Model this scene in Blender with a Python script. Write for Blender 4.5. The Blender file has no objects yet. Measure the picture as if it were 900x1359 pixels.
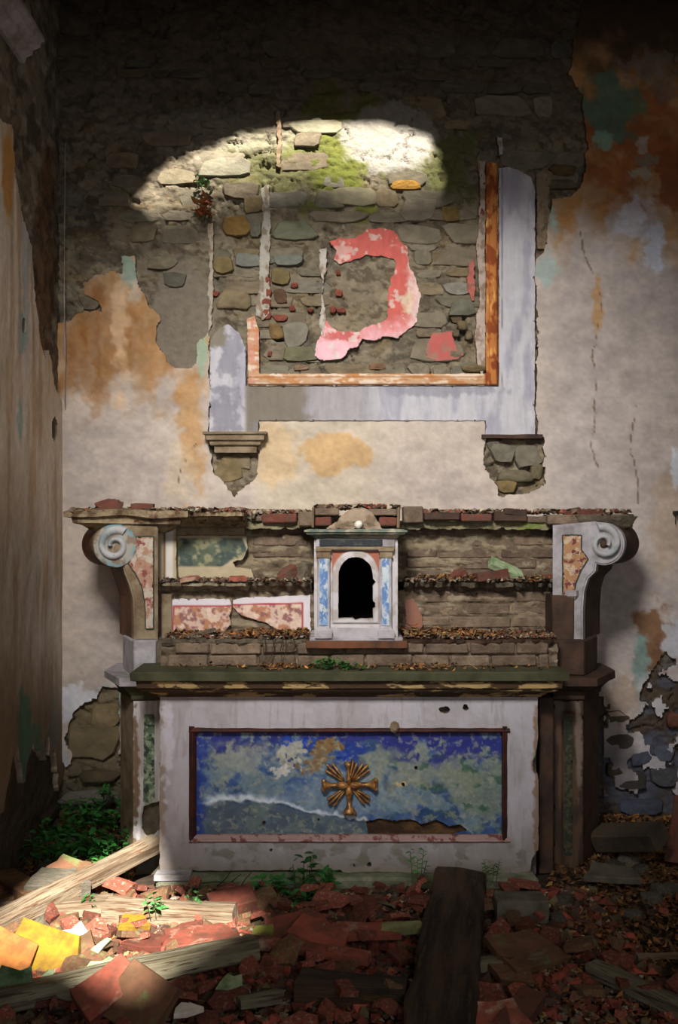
import bpy, bmesh, math, random
import numpy as np
from mathutils import Vector, Matrix, Euler
from mathutils import noise as mn

# ---------------------------------------------------------------- frame, camera, light
F = 1390.0; HX = 450.0; HY = 700.0; EYE = 1.69
WALL = 6.0; XL = -1.606; XR = 2.06; CEIL = 6.0
scene = bpy.context.scene
C = scene.collection
cam_d = bpy.data.cameras.new('camera'); cam = bpy.data.objects.new('camera', cam_d); C.objects.link(cam)
cam_d.sensor_fit = 'HORIZONTAL'; cam_d.sensor_width = 36.0; cam_d.lens = F/900*36.0
cam_d.shift_y = 20.5/900.0; cam_d.clip_start = 0.05
cam.location = (0, 0, EYE); cam.rotation_euler = (math.pi/2, 0, 0)
scene.camera = cam
vs = scene.view_settings
vs.view_transform = 'Standard'; vs.look = 'None'; vs.gamma = 1.0; vs.use_curve_mapping = False
vs.exposure = 0.16
wd = bpy.data.worlds.new('sky'); scene.world = wd; wd.use_nodes = True
wd.node_tree.nodes['Background'].inputs[0].default_value = (0.8, 0.82, 0.86, 1)
wd.node_tree.nodes['Background'].inputs[1].default_value = 0.5
SUN_EL = math.radians(38.0)
SUN_AZ = math.radians(-8.0)     # the sun stands behind the camera, a little to the right
sd = bpy.data.lights.new('sun', 'SUN'); sun = bpy.data.objects.new('sun', sd); C.objects.link(sun)
sd.energy = 17.0; sd.angle = math.radians(1.0); sd.color = (1.0, 0.95, 0.86)
sun_dir = Vector((math.sin(SUN_AZ)*math.cos(SUN_EL), math.cos(SUN_AZ)*math.cos(SUN_EL), -math.sin(SUN_EL)))
sun.rotation_euler = sun_dir.to_track_quat('-Z', 'Y').to_euler()
sun.location = (0, -4, 9)
def area(name, loc, target, sx, sy, power, col):
    d = bpy.data.lights.new(name, 'AREA'); o = bpy.data.objects.new(name, d); C.objects.link(o)
    d.shape = 'RECTANGLE'; d.size = sx; d.size_y = sy; d.energy = power; d.color = col
    o.location = loc; o.rotation_euler = (Vector(target)-Vector(loc)).to_track_quat('-Z', 'Y').to_euler()
    return o
# added key spot high on the left, standing in for daylight; no window exists
kd = bpy.data.lights.new('key_spot', 'SPOT'); key = bpy.data.objects.new('key_spot', kd); C.objects.link(key)
kd.energy = 1780; kd.shadow_soft_size = 0.6; kd.spot_size = math.radians(44); kd.spot_blend = 1.0; kd.color = (1.0, 0.97, 0.93)
key.location = (-0.8, 0.4, 4.75); key.rotation_euler = (Vector((0.12, 6.0, 1.85))-key.location).to_track_quat('-Z', 'Y').to_euler()
# added fill lamp inside the room, standing in for daylight from the doorway
area('doorway_fill', (0.7, -1.7, 1.9), (0.1, 6.0, 2.0), 1.6, 2.2, 28.0, (0.97, 0.97, 1.0))

# added fill lamp by the right wall, brightening the left wall; no window there
area('side_fill', (1.95, 1.2, 2.5), (XL, 5.2, 1.6), 0.9, 1.3, 20.0, (1.0, 0.97, 0.94))

# ---------------------------------------------------------------- helpers
def P(px, py, Y): return Vector(((px-HX)/F*Y, Y, EYE+(HY-py)/F*Y))
def PX(px, Y): return (px-HX)/F*Y
def PZ(py, Y): return EYE+(HY-py)/F*Y
_rt = np.random.RandomState(7).rand(512, 512)
def vn(x, y, s=0):
    x = x+s*17.37+100; y = y+s*9.13+100
    xi = np.floor(x).astype(np.int64); yi = np.floor(y).astype(np.int64)
    fx = x-xi; fy = y-yi; fx = fx*fx*(3-2*fx); fy = fy*fy*(3-2*fy)
    a = _rt[xi & 511, yi & 511]; b = _rt[(xi+1) & 511, yi & 511]
    c = _rt[xi & 511, (yi+1) & 511]; d = _rt[(xi+1) & 511, (yi+1) & 511]
    return (a*(1-fx)+b*fx)*(1-fy)+(c*(1-fx)+d*fx)*fy
def fbm(x, y, o=4, s=0):
    t = 0; a = 1.0; n = 0
    for i in range(o):
        t = t+a*vn(x, y, s+i*3); n += a; a *= 0.5
        x, y = 2.03*(x*0.8+y*0.6), 2.03*(y*0.8-x*0.6)
    return t/n
def ss(a, b, x):
    t = np.clip((x-a)/(b-a), 0, 1); return t*t*(3-2*t)
def psdf(poly, x, y):
    """signed distance to a polygon, positive inside"""
    p = np.array(poly, float); n = len(p)
    d = np.full(x.shape, 1e9); ins = np.zeros(x.shape, bool)
    for i in range(n):
        ax, ay = p[i]; bx, by = p[(i+1) % n]
        ex, ey = bx-ax, by-ay; L = ex*ex+ey*ey+1e-9
        t = np.clip(((x-ax)*ex+(y-ay)*ey)/L, 0, 1)
        d = np.minimum(d, (x-ax-t*ex)**2+(y-ay-t*ey)**2)
        if abs(ey) > 1e-9:
            ins ^= ((ay > y) != (by > y)) & (x < ex*(y-ay)/ey+ax)
    d = np.sqrt(d); return np.where(ins, d, -d)
def rag(poly, amp=3.0, sc=9.0, s=0):
    """the polygon's distance with a ragged, broken outline"""
    def f(x, y):
        wx = x+(fbm(x/sc, y/sc, 4, s)-.5)*2*amp; wy = y+(fbm(x/sc, y/sc, 4, s+40)-.5)*2*amp
        return psdf(poly, wx, wy)
    return f
def lin(c):
    c = np.clip(np.asarray(c, float)/255.0, 0, 1)
    return np.where(c <= 0.04045, c/12.92, ((c+0.055)/1.055)**2.4)
def L3(c): v = lin(c); return (float(v[0]), float(v[1]), float(v[2]), 1.0)
def mixc(c, col, m):
    m = np.clip(m, 0, 1)[:, None]; return c*(1-m)+np.array(col, float)*m
def flat(col, x): return np.tile(np.array(col, float), (x.size, 1))
def blob(x, y, cx, cy, rx, ry, soft=0.5, warp=0.5, s=0, sc=18.0):
    soft = soft*.6; d = np.sqrt(((x-cx)/rx)**2+((y-cy)/ry)**2)+(fbm(x/sc, y/sc, 6, s)-.5)*2.5*warp
    return 1-ss(1-soft, 1+soft, d)
def finish(o, parent=None, kind=None):
    C.objects.link(o)
    if parent is not None:
        o.parent = parent
        if any(abs(v) > 1e-9 for v in parent.location) or any(abs(v) > 1e-9 for v in parent.rotation_euler):
            pm = Matrix.LocRotScale(parent.location, parent.rotation_euler, parent.scale)
            o.matrix_parent_inverse = pm.inverted()
    if kind: o['kind'] = kind
    return o
def tag(o, label, cat, group=None, kind=None):
    o['label'] = label; o['category'] = cat
    if group: o['group'] = group
    if kind: o['kind'] = kind
    return o
def empty(name, loc, label, cat, group=None):
    o = bpy.data.objects.new(name, None); C.objects.link(o); o.location = loc; o.empty_display_size = 0.1
    return tag(o, label, cat, group)
def new_mesh(name, V, Fs, mats=None, col=None, smooth=False, parent=None, kind=None, fm=None):
    me = bpy.data.meshes.new(name); me.from_pydata([tuple(v) for v in V], [], Fs)
    if mats is not None:
        for m in (mats if isinstance(mats, (list, tuple)) else [mats]): me.materials.append(m)
    if fm is not None: me.polygons.foreach_set('material_index', fm)
    if col is not None:
        a = me.color_attributes.new('Col', 'FLOAT_COLOR', 'POINT')
        c = np.ones((len(V), 4)); c[:, :3] = lin(col); a.data.foreach_set('color', c.ravel())
    if smooth: me.polygons.foreach_set('use_smooth', [True]*len(me.polygons))
    me.update()
    return finish(bpy.data.objects.new(name, me), parent, kind)
def bm_obj(name, bm, mats, parent=None, smooth=False, kind=None, loc=None):
    bmesh.ops.recalc_face_normals(bm, faces=bm.faces)
    me = bpy.data.meshes.new(name); 
    if loc is not None: bmesh.ops.translate(bm, vec=-Vector(loc), verts=bm.verts)
    bm.to_mesh(me); bm.free()
    for m in (mats if isinstance(mats, (list, tuple)) else [mats]): me.materials.append(m)
    if smooth: me.polygons.foreach_set('use_smooth', [True]*len(me.polygons))
    o = bpy.data.objects.new(name, me)
    if loc is not None: o.location = loc
    C.objects.link(o)
    if parent is not None:
        o.parent = parent
        o.matrix_parent_inverse = Matrix.LocRotScale(parent.location, parent.rotation_euler, parent.scale).inverted()
    if kind: o['kind'] = kind
    return o

def surface(name, u0, u1, v0, v1, du, fmap, mat, parent=None, sdf=None, col=None, rel=None, thick=0.02,
            edge=None, kind=None, smooth=True):
    """a relief surface over (u, v), cut to sdf > 0, with a broken edge of its own thickness"""
    nu = max(2, int(round((u1-u0)/du))+1); nv = max(2, int(round((v1-v0)/du))+1)
    U, Vv = np.meshgrid(np.linspace(u0, u1, nu), np.linspace(v0, v1, nv)); U = U.ravel(); Vv = Vv.ravel()
    idx = np.arange(nu*nv).reshape(nv, nu)
    q = np.stack([idx[:-1, :-1], idx[1:, :-1], idx[1:, 1:], idx[:-1, 1:]], -1).reshape(-1, 4)
    if sdf is not None:
        s = sdf(U, Vv); e = 0.7
        keep = (s[q] > -0.62*du).all(1); q = q[keep]
        near = np.abs(s) < 0.75*du
        un, vv_ = U[near], Vv[near]
        gx = (sdf(un+e, vv_)-sdf(un-e, vv_))/(2*e); gy = (sdf(un, vv_+e)-sdf(un, vv_-e))/(2*e)
        g2 = np.maximum(gx*gx+gy*gy, 0.35); sn = s[near]
        sel = sn < 0.75*du
        U = U.copy(); Vv = Vv.copy()
        U[near] = un-np.where(sel, np.clip(sn*gx/g2, -.7*du, .7*du), 0); Vv[near] = vv_-np.where(sel, np.clip(sn*gy/g2, -.7*du, .7*du), 0)
    used = np.unique(q); rm = np.full(nu*nv, -1); rm[used] = np.arange(len(used)); q = rm[q]
    U = U[used]; Vv = Vv[used]
    h = rel(U, Vv) if rel is not None else np.zeros(U.size)
    c = col(U, Vv) if col is not None else flat((150, 140, 130), U)
    V = np.stack(fmap(U, Vv, h), -1)
    faces = q; sm = np.ones(len(q), bool)
    if thick > 0:
        ed = np.concatenate([q[:, [0, 1]], q[:, [1, 2]], q[:, [2, 3]], q[:, [3, 0]]])
        key = np.sort(ed, 1); k = key[:, 0].astype(np.int64)*len(used)+key[:, 1]
        _, inv, cnt = np.unique(k, return_inverse=True, return_counts=True)
        be = ed[cnt[inv] == 1]
        bv = np.unique(be); r2 = np.full(len(used), -1); r2[bv] = np.arange(len(bv))
        n0 = len(V)
        Vf = V[bv]; Vb = np.stack(fmap(U[bv], Vv[bv], h[bv]-thick), -1)
        V = np.concatenate([V, Vf, Vb])
        ec = c[bv]*0.9 if edge is None else flat(edge, bv)*(0.85+0.3*fbm(U[bv]/4, Vv[bv]/4, 2))[:, None]
        c = np.concatenate([c, ec, ec])
        a = r2[be[:, 0]]+n0; b = r2[be[:, 1]]+n0
        sk = np.stack([b, a, a+len(bv), b+len(bv)], -1)
        faces = np.concatenate([q, sk]); sm = np.concatenate([sm, np.zeros(len(sk), bool)])
    me = bpy.data.meshes.new(name)
    me.vertices.add(len(V)); me.vertices.foreach_set('co', V.ravel())
    me.loops.add(faces.size); me.loops.foreach_set('vertex_index', faces.ravel().astype(np.int32))
    me.polygons.add(len(faces)); me.polygons.foreach_set('loop_start', np.arange(0, faces.size, 4, dtype=np.int32))
    me.update(calc_edges=True)
    me.polygons.foreach_set('use_smooth', sm & smooth)
    a = me.color_attributes.new('Col', 'FLOAT_COLOR', 'POINT')
    cc = np.ones((len(V), 4)); cc[:, :3] = lin(c); a.data.foreach_set('color', cc.ravel())
    me.materials.append(mat); me.validate(); me.update()
    return finish(bpy.data.objects.new(name, me), parent, kind)
def plane_map(Y):
    def f(u, v, h): return ((u-HX)/F*Y, Y-h, EYE+(HY-v)/F*Y)
    return f

# ---------------------------------------------------------------- materials
def material(name, base=(128, 128, 128), alt=None, scale=8.0, lo=0.4, hi=0.6, rough=0.85, bump=0.3, bscale=60.0,
             bdist=0.004, attr=False, stretch=(1, 1, 1), rnd=0.0, var=0.12, metal=0.0, alt2=None, s2=20.0, lo2=.58, hi2=.66, spec=0.3):
    m = bpy.data.materials.new(name); m.use_nodes = True; nt = m.node_tree; N = nt.nodes; K = nt.links
    b = N['Principled BSDF']; b.inputs['Roughness'].default_value = rough; b.inputs['Metallic'].default_value = metal
    b.inputs['Specular IOR Level'].default_value = spec
    tc = N.new('ShaderNodeTexCoord'); mp = N.new('ShaderNodeMapping'); K.new(tc.outputs['Object'], mp.inputs[0])
    mp.inputs['Scale'].default_value = stretch
    oi = N.new('ShaderNodeObjectInfo')
    if rnd > 0:
        vm = N.new('ShaderNodeVectorMath'); vm.operation = 'MULTIPLY_ADD'; cb = N.new('ShaderNodeCombineXYZ')
        for i in range(3): K.new(oi.outputs['Random'], cb.inputs[i])
        K.new(cb.outputs[0], vm.inputs[0]); vm.inputs[1].default_value = (37, 51, 23); K.new(tc.outputs['Object'], vm.inputs[2])
        K.new(vm.outputs[0], mp.inputs[0])
    def nz(sc, det=5, src=None):
        n = N.new('ShaderNodeTexNoise'); n.inputs['Scale'].default_value = sc; n.inputs['Detail'].default_value = det
        n.inputs['Roughness'].default_value = 0.6; K.new(mp.outputs[0], n.inputs['Vector']); return n.outputs[0]
    def mr(src, a, b_, c, d):
        n = N.new('ShaderNodeMapRange'); K.new(src, n.inputs[0])
        n.inputs[1].default_value = a; n.inputs[2].default_value = b_; n.inputs[3].default_value = c; n.inputs[4].default_value = d
        return n.outputs[0]
    def mx(fac, a, b_, mode='MIX'):
        n = N.new('ShaderNodeMix'); n.data_type = 'RGBA'; n.blend_type = mode
        if isinstance(fac, float): n.inputs[0].default_value = fac
        else: K.new(fac, n.inputs[0])
        for s_, i in ((a, 6), (b_, 7)):
            if isinstance(s_, tuple): n.inputs[i].default_value = s_
            else: K.new(s_, n.inputs[i])
        return n.outputs[2]
    if attr:
        at = N.new('ShaderNodeAttribute'); at.attribute_name = 'Col'; col = at.outputs['Color']
    else: col = L3(base)
    if alt is not None: col = mx(mr(nz(scale), lo, hi, 0, 1), col, L3(alt))
    if alt2 is not None: col = mx(mr(nz(s2), lo2, hi2, 0, 1), col, L3(alt2))
    br = mr(nz(bscale*0.35, 9), 0.25, 0.75, 1-var, 1+var)
    if rnd > 0:
        r2 = mr(oi.outputs['Random'], 0, 1, 1-rnd, 1+rnd); mm = N.new('ShaderNodeMath'); mm.operation = 'MULTIPLY'
        K.new(br, mm.inputs[0]); K.new(r2, mm.inputs[1]); br = mm.outputs[0]
    cb2 = N.new('ShaderNodeCombineXYZ')
    for i in range(3): K.new(br, cb2.inputs[i])
    col = mx(1.0, col, cb2.outputs[0], 'MULTIPLY')
    K.new(col, b.inputs['Base Color'])
    bp = N.new('ShaderNodeBump'); bp.inputs['Strength'].default_value = bump; bp.inputs['Distance'].default_value = bdist
    K.new(nz(bscale, 8), bp.inputs['Height']); K.new(bp.outputs[0], b.inputs['Normal'])
    return m
M = {}
M['plaster'] = material('painted_plaster', attr=True, bscale=45, bump=0.5, bdist=0.006, rough=0.8, var=0.10)
M['masonry'] = material('rubble_masonry', attr=True, bscale=70, bump=0.8, bdist=0.012, rough=0.95, var=0.22)
M['stone'] = material('wall_stone', attr=True, bscale=38, bump=0.7, bdist=0.014, rough=0.9, var=0.25)
M['marble'] = material('painted_marble', attr=True, bscale=60, bump=0.25, bdist=0.004, rough=0.55, var=0.07, spec=0.4)
M['brick'] = material('altar_brick', (122, 104, 86), (92, 76, 62), 14, .35, .65, bscale=60, bump=.8, bdist=.012, rnd=.22, var=.25)
M['redbrick'] = material('red_brick', (108, 60, 48), (88, 68, 56), 18, .4, .65, bscale=60, bump=.8, bdist=.01, rnd=.25, var=.25)
M['olive'] = material('mossy_slab', (78, 76, 54), (56, 56, 36), 9, .35, .65, bscale=50, bump=.5, bdist=.006, var=.2)
M['flaky'] = material('flaking_cornice_paint', (70, 52, 34), (170, 142, 96), 8, .53, .56, bscale=60, bump=.5, bdist=.006, var=.2, stretch=(0.7, 1, 2.5))
M['redwood'] = material('dark_red_moulding', (74, 34, 26), (46, 28, 24), 16, .4, .6, rough=.6, bscale=60, bump=.4, var=.2)
M['pinkish'] = material('pale_pink_moulding', (156, 128, 122), (110, 60, 52), 22, .54, .6, rough=.6, bscale=60, bump=.4)
M['gold'] = material('worn_gilding', (186, 136, 76), (120, 76, 40), 30, .42, .6, rough=.4, metal=.3, bscale=90, bump=.4, bdist=.003, alt2=(214, 190, 160), s2=45, lo2=.6, hi2=.66)
M['greywhite'] = material('grey_white_stone', (168, 162, 166), (122, 116, 112), 9, .42, .68, bscale=60, bump=.4, bdist=.005, rough=.65)
M['ochre'] = material('ochre_grey_stone', (140, 124, 100), (100, 80, 58), 9, .4, .66, bscale=55, bump=.5, bdist=.006)
M['brown'] = material('brown_marbled_side', (112, 66, 40), (72, 46, 32), 10, .38, .64, bscale=55, bump=.4, bdist=.005, rough=.6, stretch=(1, 1, .4))
M['darkbrown'] = material('dark_brown_stone', (76, 54, 40), (48, 36, 28), 10, .38, .64, bscale=55, bump=.5, bdist=.006, rough=.7)
M['niche_black'] = material('niche_shade_black', (16, 14, 12), (8, 7, 6), 10, .4, .6, rough=1, bscale=40, bump=.2, spec=0.0)  # near black for the niche interior, shade put into the colour
M['mortar'] = material('crumbling_mortar', (120, 108, 90), (88, 78, 64), 18, .35, .65, bscale=70, bump=.9, bdist=.014, var=.25, rnd=.12)
M['tile'] = material('terracotta_tile', (138, 72, 56), (96, 60, 46), 12, .4, .65, bscale=55, bump=.6, bdist=.005, rnd=.5, var=.2, alt2=(160, 132, 112), s2=11, lo2=.56, hi2=.7)
M['tiledark'] = material('dusty_tile', (120, 84, 62), (92, 70, 48), 10, .4, .65, bscale=55, bump=.6, bdist=.005, rnd=.35, var=.2, alt2=(108, 114, 70), s2=8, lo2=.56, hi2=.66)
M['yellow'] = material('yellow_lichen_tile', (140, 112, 26), (112, 84, 26), 14, .45, .65, bscale=55, bump=.7, bdist=.006, var=.2)
M['lichen'] = material('green_white_stone', (150, 164, 128), (108, 128, 88), 16, .42, .6, bscale=60, bump=.7, bdist=.006, var=.2, rnd=.12)
M['white'] = material('white_plaster_lump', (226, 220, 206), (190, 180, 164), 16, .4, .7, bscale=60, bump=.6, var=.1)
M['rock'] = material('grey_rubble', (112, 104, 90), (84, 80, 66), 9, .4, .65, bscale=50, bump=.8, bdist=.012, rnd=.3, var=.25)
M['wood'] = material('weathered_wood', (146, 130, 108), (98, 80, 62), 7, .4, .62, bscale=34, bump=.8, bdist=.008, var=.22, stretch=(.35, 4, 4), alt2=(92, 64, 44), s2=22, lo2=.55, hi2=.62)
M['woodend'] = material('wood_end', (120, 88, 56), (84, 58, 38), 12, .4, .62, bscale=40, bump=.6, var=.2)
M['greywood'] = material('grey_wood', (132, 126, 104), (86, 76, 58), 7, .4, .62, bscale=34, bump=.8, bdist=.008, var=.22, stretch=(.35, 4, 4), alt2=(70, 52, 40), s2=22, lo2=.55, hi2=.62)
M['darkwood'] = material('dark_rotten_wood', (84, 64, 46), (42, 33, 25), 6, .4, .6, bscale=30, bump=1, bdist=.014, var=.3, stretch=(.4, 3, 3), alt2=(84, 70, 44), s2=12, lo2=.58, hi2=.68)
M['soil'] = material('earth_floor', (74, 60, 46), (50, 42, 32), 5, .35, .65, bscale=50, bump=1, bdist=.02, var=.3)
M['litter'] = material('dry_leaf_litter', attr=True, bscale=60, bump=.3, rough=.9, var=.25)
M['leaf'] = material('green_leaf', (52, 116, 46), (34, 84, 34), 12, .4, .6, rough=.55, bscale=40, bump=.2, rnd=.3, var=.2)
M['stem'] = material('plant_stem', (70, 96, 48), (60, 60, 36), 12, .4, .6, bscale=40, bump=.2)
M['twig'] = material('dry_twig', (62, 46, 34), (40, 30, 24), 12, .4, .6, bscale=40, bump=.4)
M['iron'] = material('black_iron', (18, 17, 17), (34, 26, 22), 12, .5, .6, rough=.6, bscale=40, bump=.3)
M['side'] = material('side_wall_plain', (128, 118, 104), (92, 84, 72), 2.5, .35, .65, bscale=14, bump=.7, bdist=.02, var=.2)
# ---------------------------------------------------------------- the setting: back wall
wmap = plane_map(WALL)
plaster_poly = [(40,432),(90,428),(103,418),(136,414),(133,400),(113,392),(111,378),(128,366),(148,362),(163,364),(162,344),(180,342),(183,368),(192,392),
 (197,410),(213,419),(208,455),(222,478),(233,492),(254,490),(263,480),(264,455),(276,440),(278,448),(278,600),(282,602),(284,628),(298,640),(313,660),
 (326,645),(343,635),(344,556),(640,556),(646,578),(640,600),(643,622),(655,640),(661,661),(670,655),(700,656),(722,640),(718,615),(722,582),(711,578),
 (711,345),(722,335),(728,300),(730,266),(758,262),(772,240),(778,200),(772,130),(755,100),(760,60),(770,20),(784,-300),(1010,-300),(1010,940),(905,935),
 (898,880),(880,862),(866,884),(852,908),(838,942),(822,932),(800,922),(770,925),(160,1000),(160,908),(136,912),(132,926),(112,930),(100,946),(94,962),(88,984),
 (96,1000),(97,1012),(88,1020),(82,1004),(78,1040),(70,1060),(40,1060)]
_pl = rag(plaster_poly, 4.5, 11, 1)
def plaster_sdf(x, y):
    s = _pl(x, y)
    # eaten holes low on the right, and flakes lost near the bottom
    f = 14*(fbm(x/16, y/16, 5, 60)-0.53)+10*ss(930, 840, y)+26*ss(830, 800, x)+0.0
    low = np.where((x > 795) & (y > 800), f+2.0, 99)
    isl = np.minimum(np.minimum(46*(fbm(x/17, y/24, 5, 61)-.545), x-800), np.minimum(y-875, 1062-y)*.4)
    return np.maximum(np.minimum(s, low), isl)
def drips(x, y, s, w=10.0, l=70.0): return fbm(x/w, y/l, 4, s)
def bare_col(x, y):
    ox, oy = x, y; x = x+(fbm(ox/9, oy/9, 5, 950)-.5)*15; y = y+(fbm(ox/9, oy/9, 5, 951)-.5)*15
    c = flat((124, 113, 94), x)
    n = fbm(x/60, y/40, 4, 11); c = mixc(c, (96, 88, 74), ss(.48, .68, n))
    c = mixc(c, (142, 128, 104), ss(.55, .72, fbm(x/35, y/25, 4, 12))*.7)
    c = mixc(c, (116, 98, 68), ss(.58, .7, fbm(x/28, y/18, 4, 13))*.6)
    c = mixc(c, (74, 64, 50), ss(.54, .64, fbm(x/11, y/6, 5, 23))*.6)
    c = mixc(c, (150, 138, 116), ss(.58, .68, fbm(x/16, y/7, 5, 24))*.55)
    # smooth grey render left of the frame and under it
    c = mixc(c, (122, 112, 98), blob(x, y, 242, 425, 42, 85, .2, .3, 14))
    # damp green growth at the foot of the light patch
    c = mixc(c, (104, 112, 40), blob(x, y, 445, 200, 52, 75, .45, .8, 15)*.85)
    c = mixc(c, (96, 100, 52), blob(x, y, 370, 215, 70, 45, .5, .7, 16)*.55)
    c = mixc(c, (92, 98, 50), blob(x, y, 590, 215, 36, 50, .5, .7, 17)*.7)
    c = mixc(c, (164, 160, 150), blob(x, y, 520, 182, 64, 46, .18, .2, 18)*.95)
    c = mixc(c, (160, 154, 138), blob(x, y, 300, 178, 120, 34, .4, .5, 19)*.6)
    c = mixc(c, (62, 50, 40), ss(260, 60, y)*.55)  # wall darkens towards the top, shade put into the colour
    # lower corners: brown and blue grey
    lr = ss(780, 800, x)*ss(860, 900, y)
    c = mixc(c, (66, 54, 44), lr*.8); c = mixc(c, (78, 80, 96), lr*blob(x, y, 835, 1015, 60, 55, .5, .7, 21)*.8)
    c = mixc(c, (80, 84, 98), lr*ss(.55, .62, fbm(x/22, y/18, 4, 22))*.7)
    ll = ss(200, 170, x)*ss(880, 930, y)
    c = mixc(c, (112, 98, 74), ll*.7); c = mixc(c, (84, 78, 62), ll*ss(1000, 1060, y)*.8)
    return c
def bare_rel(x, y):
    rg = 1-np.abs(fbm(x/30, y/15, 4, 35)-.5)*2/.28            # ridged: ledges and broken courses
    h = 0.016*(fbm(x/22, y/13, 4, 31)-.5)*2+0.010*(fbm(x/7, y/5, 3, 32)-.5)*2-.014*np.clip(rg, 0, 1)**3
    sm = blob(x, y, 242, 425, 42, 85, .2, .3, 14)
    h = h*(1-.6*sm)+.012*sm
    s2 = np.maximum(blob(x, y, 520, 182, 66, 48, .3, .2, 18), blob(x, y, 490, 385, 52, 48, .4, .3, 20)*.7); h = h*(1-.75*s2)+.010*s2
    # broken cavities
    for cx, cy, rx, ry, d in ((372, 449, 9, 5, .10), (366, 424, 14, 6, .05), (497, 517, 3.5, 6, .08), (606, 424, 13, 5, .06), (612, 440, 5, 9, .05), (372, 148, 7, 5, .05),
                              (270, 250, 6, 12, .04), (600, 288, 12, 7, .02), (640, 300, 3, 9, .03), (360, 260, 3, 14, .03), (352, 220, 6, 4, .04), (630, 150, 6, 4, .04)):
        h = h-d*blob(x, y, cx, cy, rx, ry, .35, .3, int(cx))
    # scars under the two lost brackets
    h = h-.02*blob(x, y, 683, 618, 34, 34, .3, .3, 33)
    # long cracks
    cr = np.abs(fbm(x/60, y/40, 5, 34)-.5); h = h-.03*ss(.013, .003, cr)*(1-.8*sm)
    return h
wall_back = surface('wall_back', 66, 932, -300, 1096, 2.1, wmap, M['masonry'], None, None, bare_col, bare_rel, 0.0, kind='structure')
wall_back['label'] = 'back wall of rubble masonry with broken painted plaster behind the altar'

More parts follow.
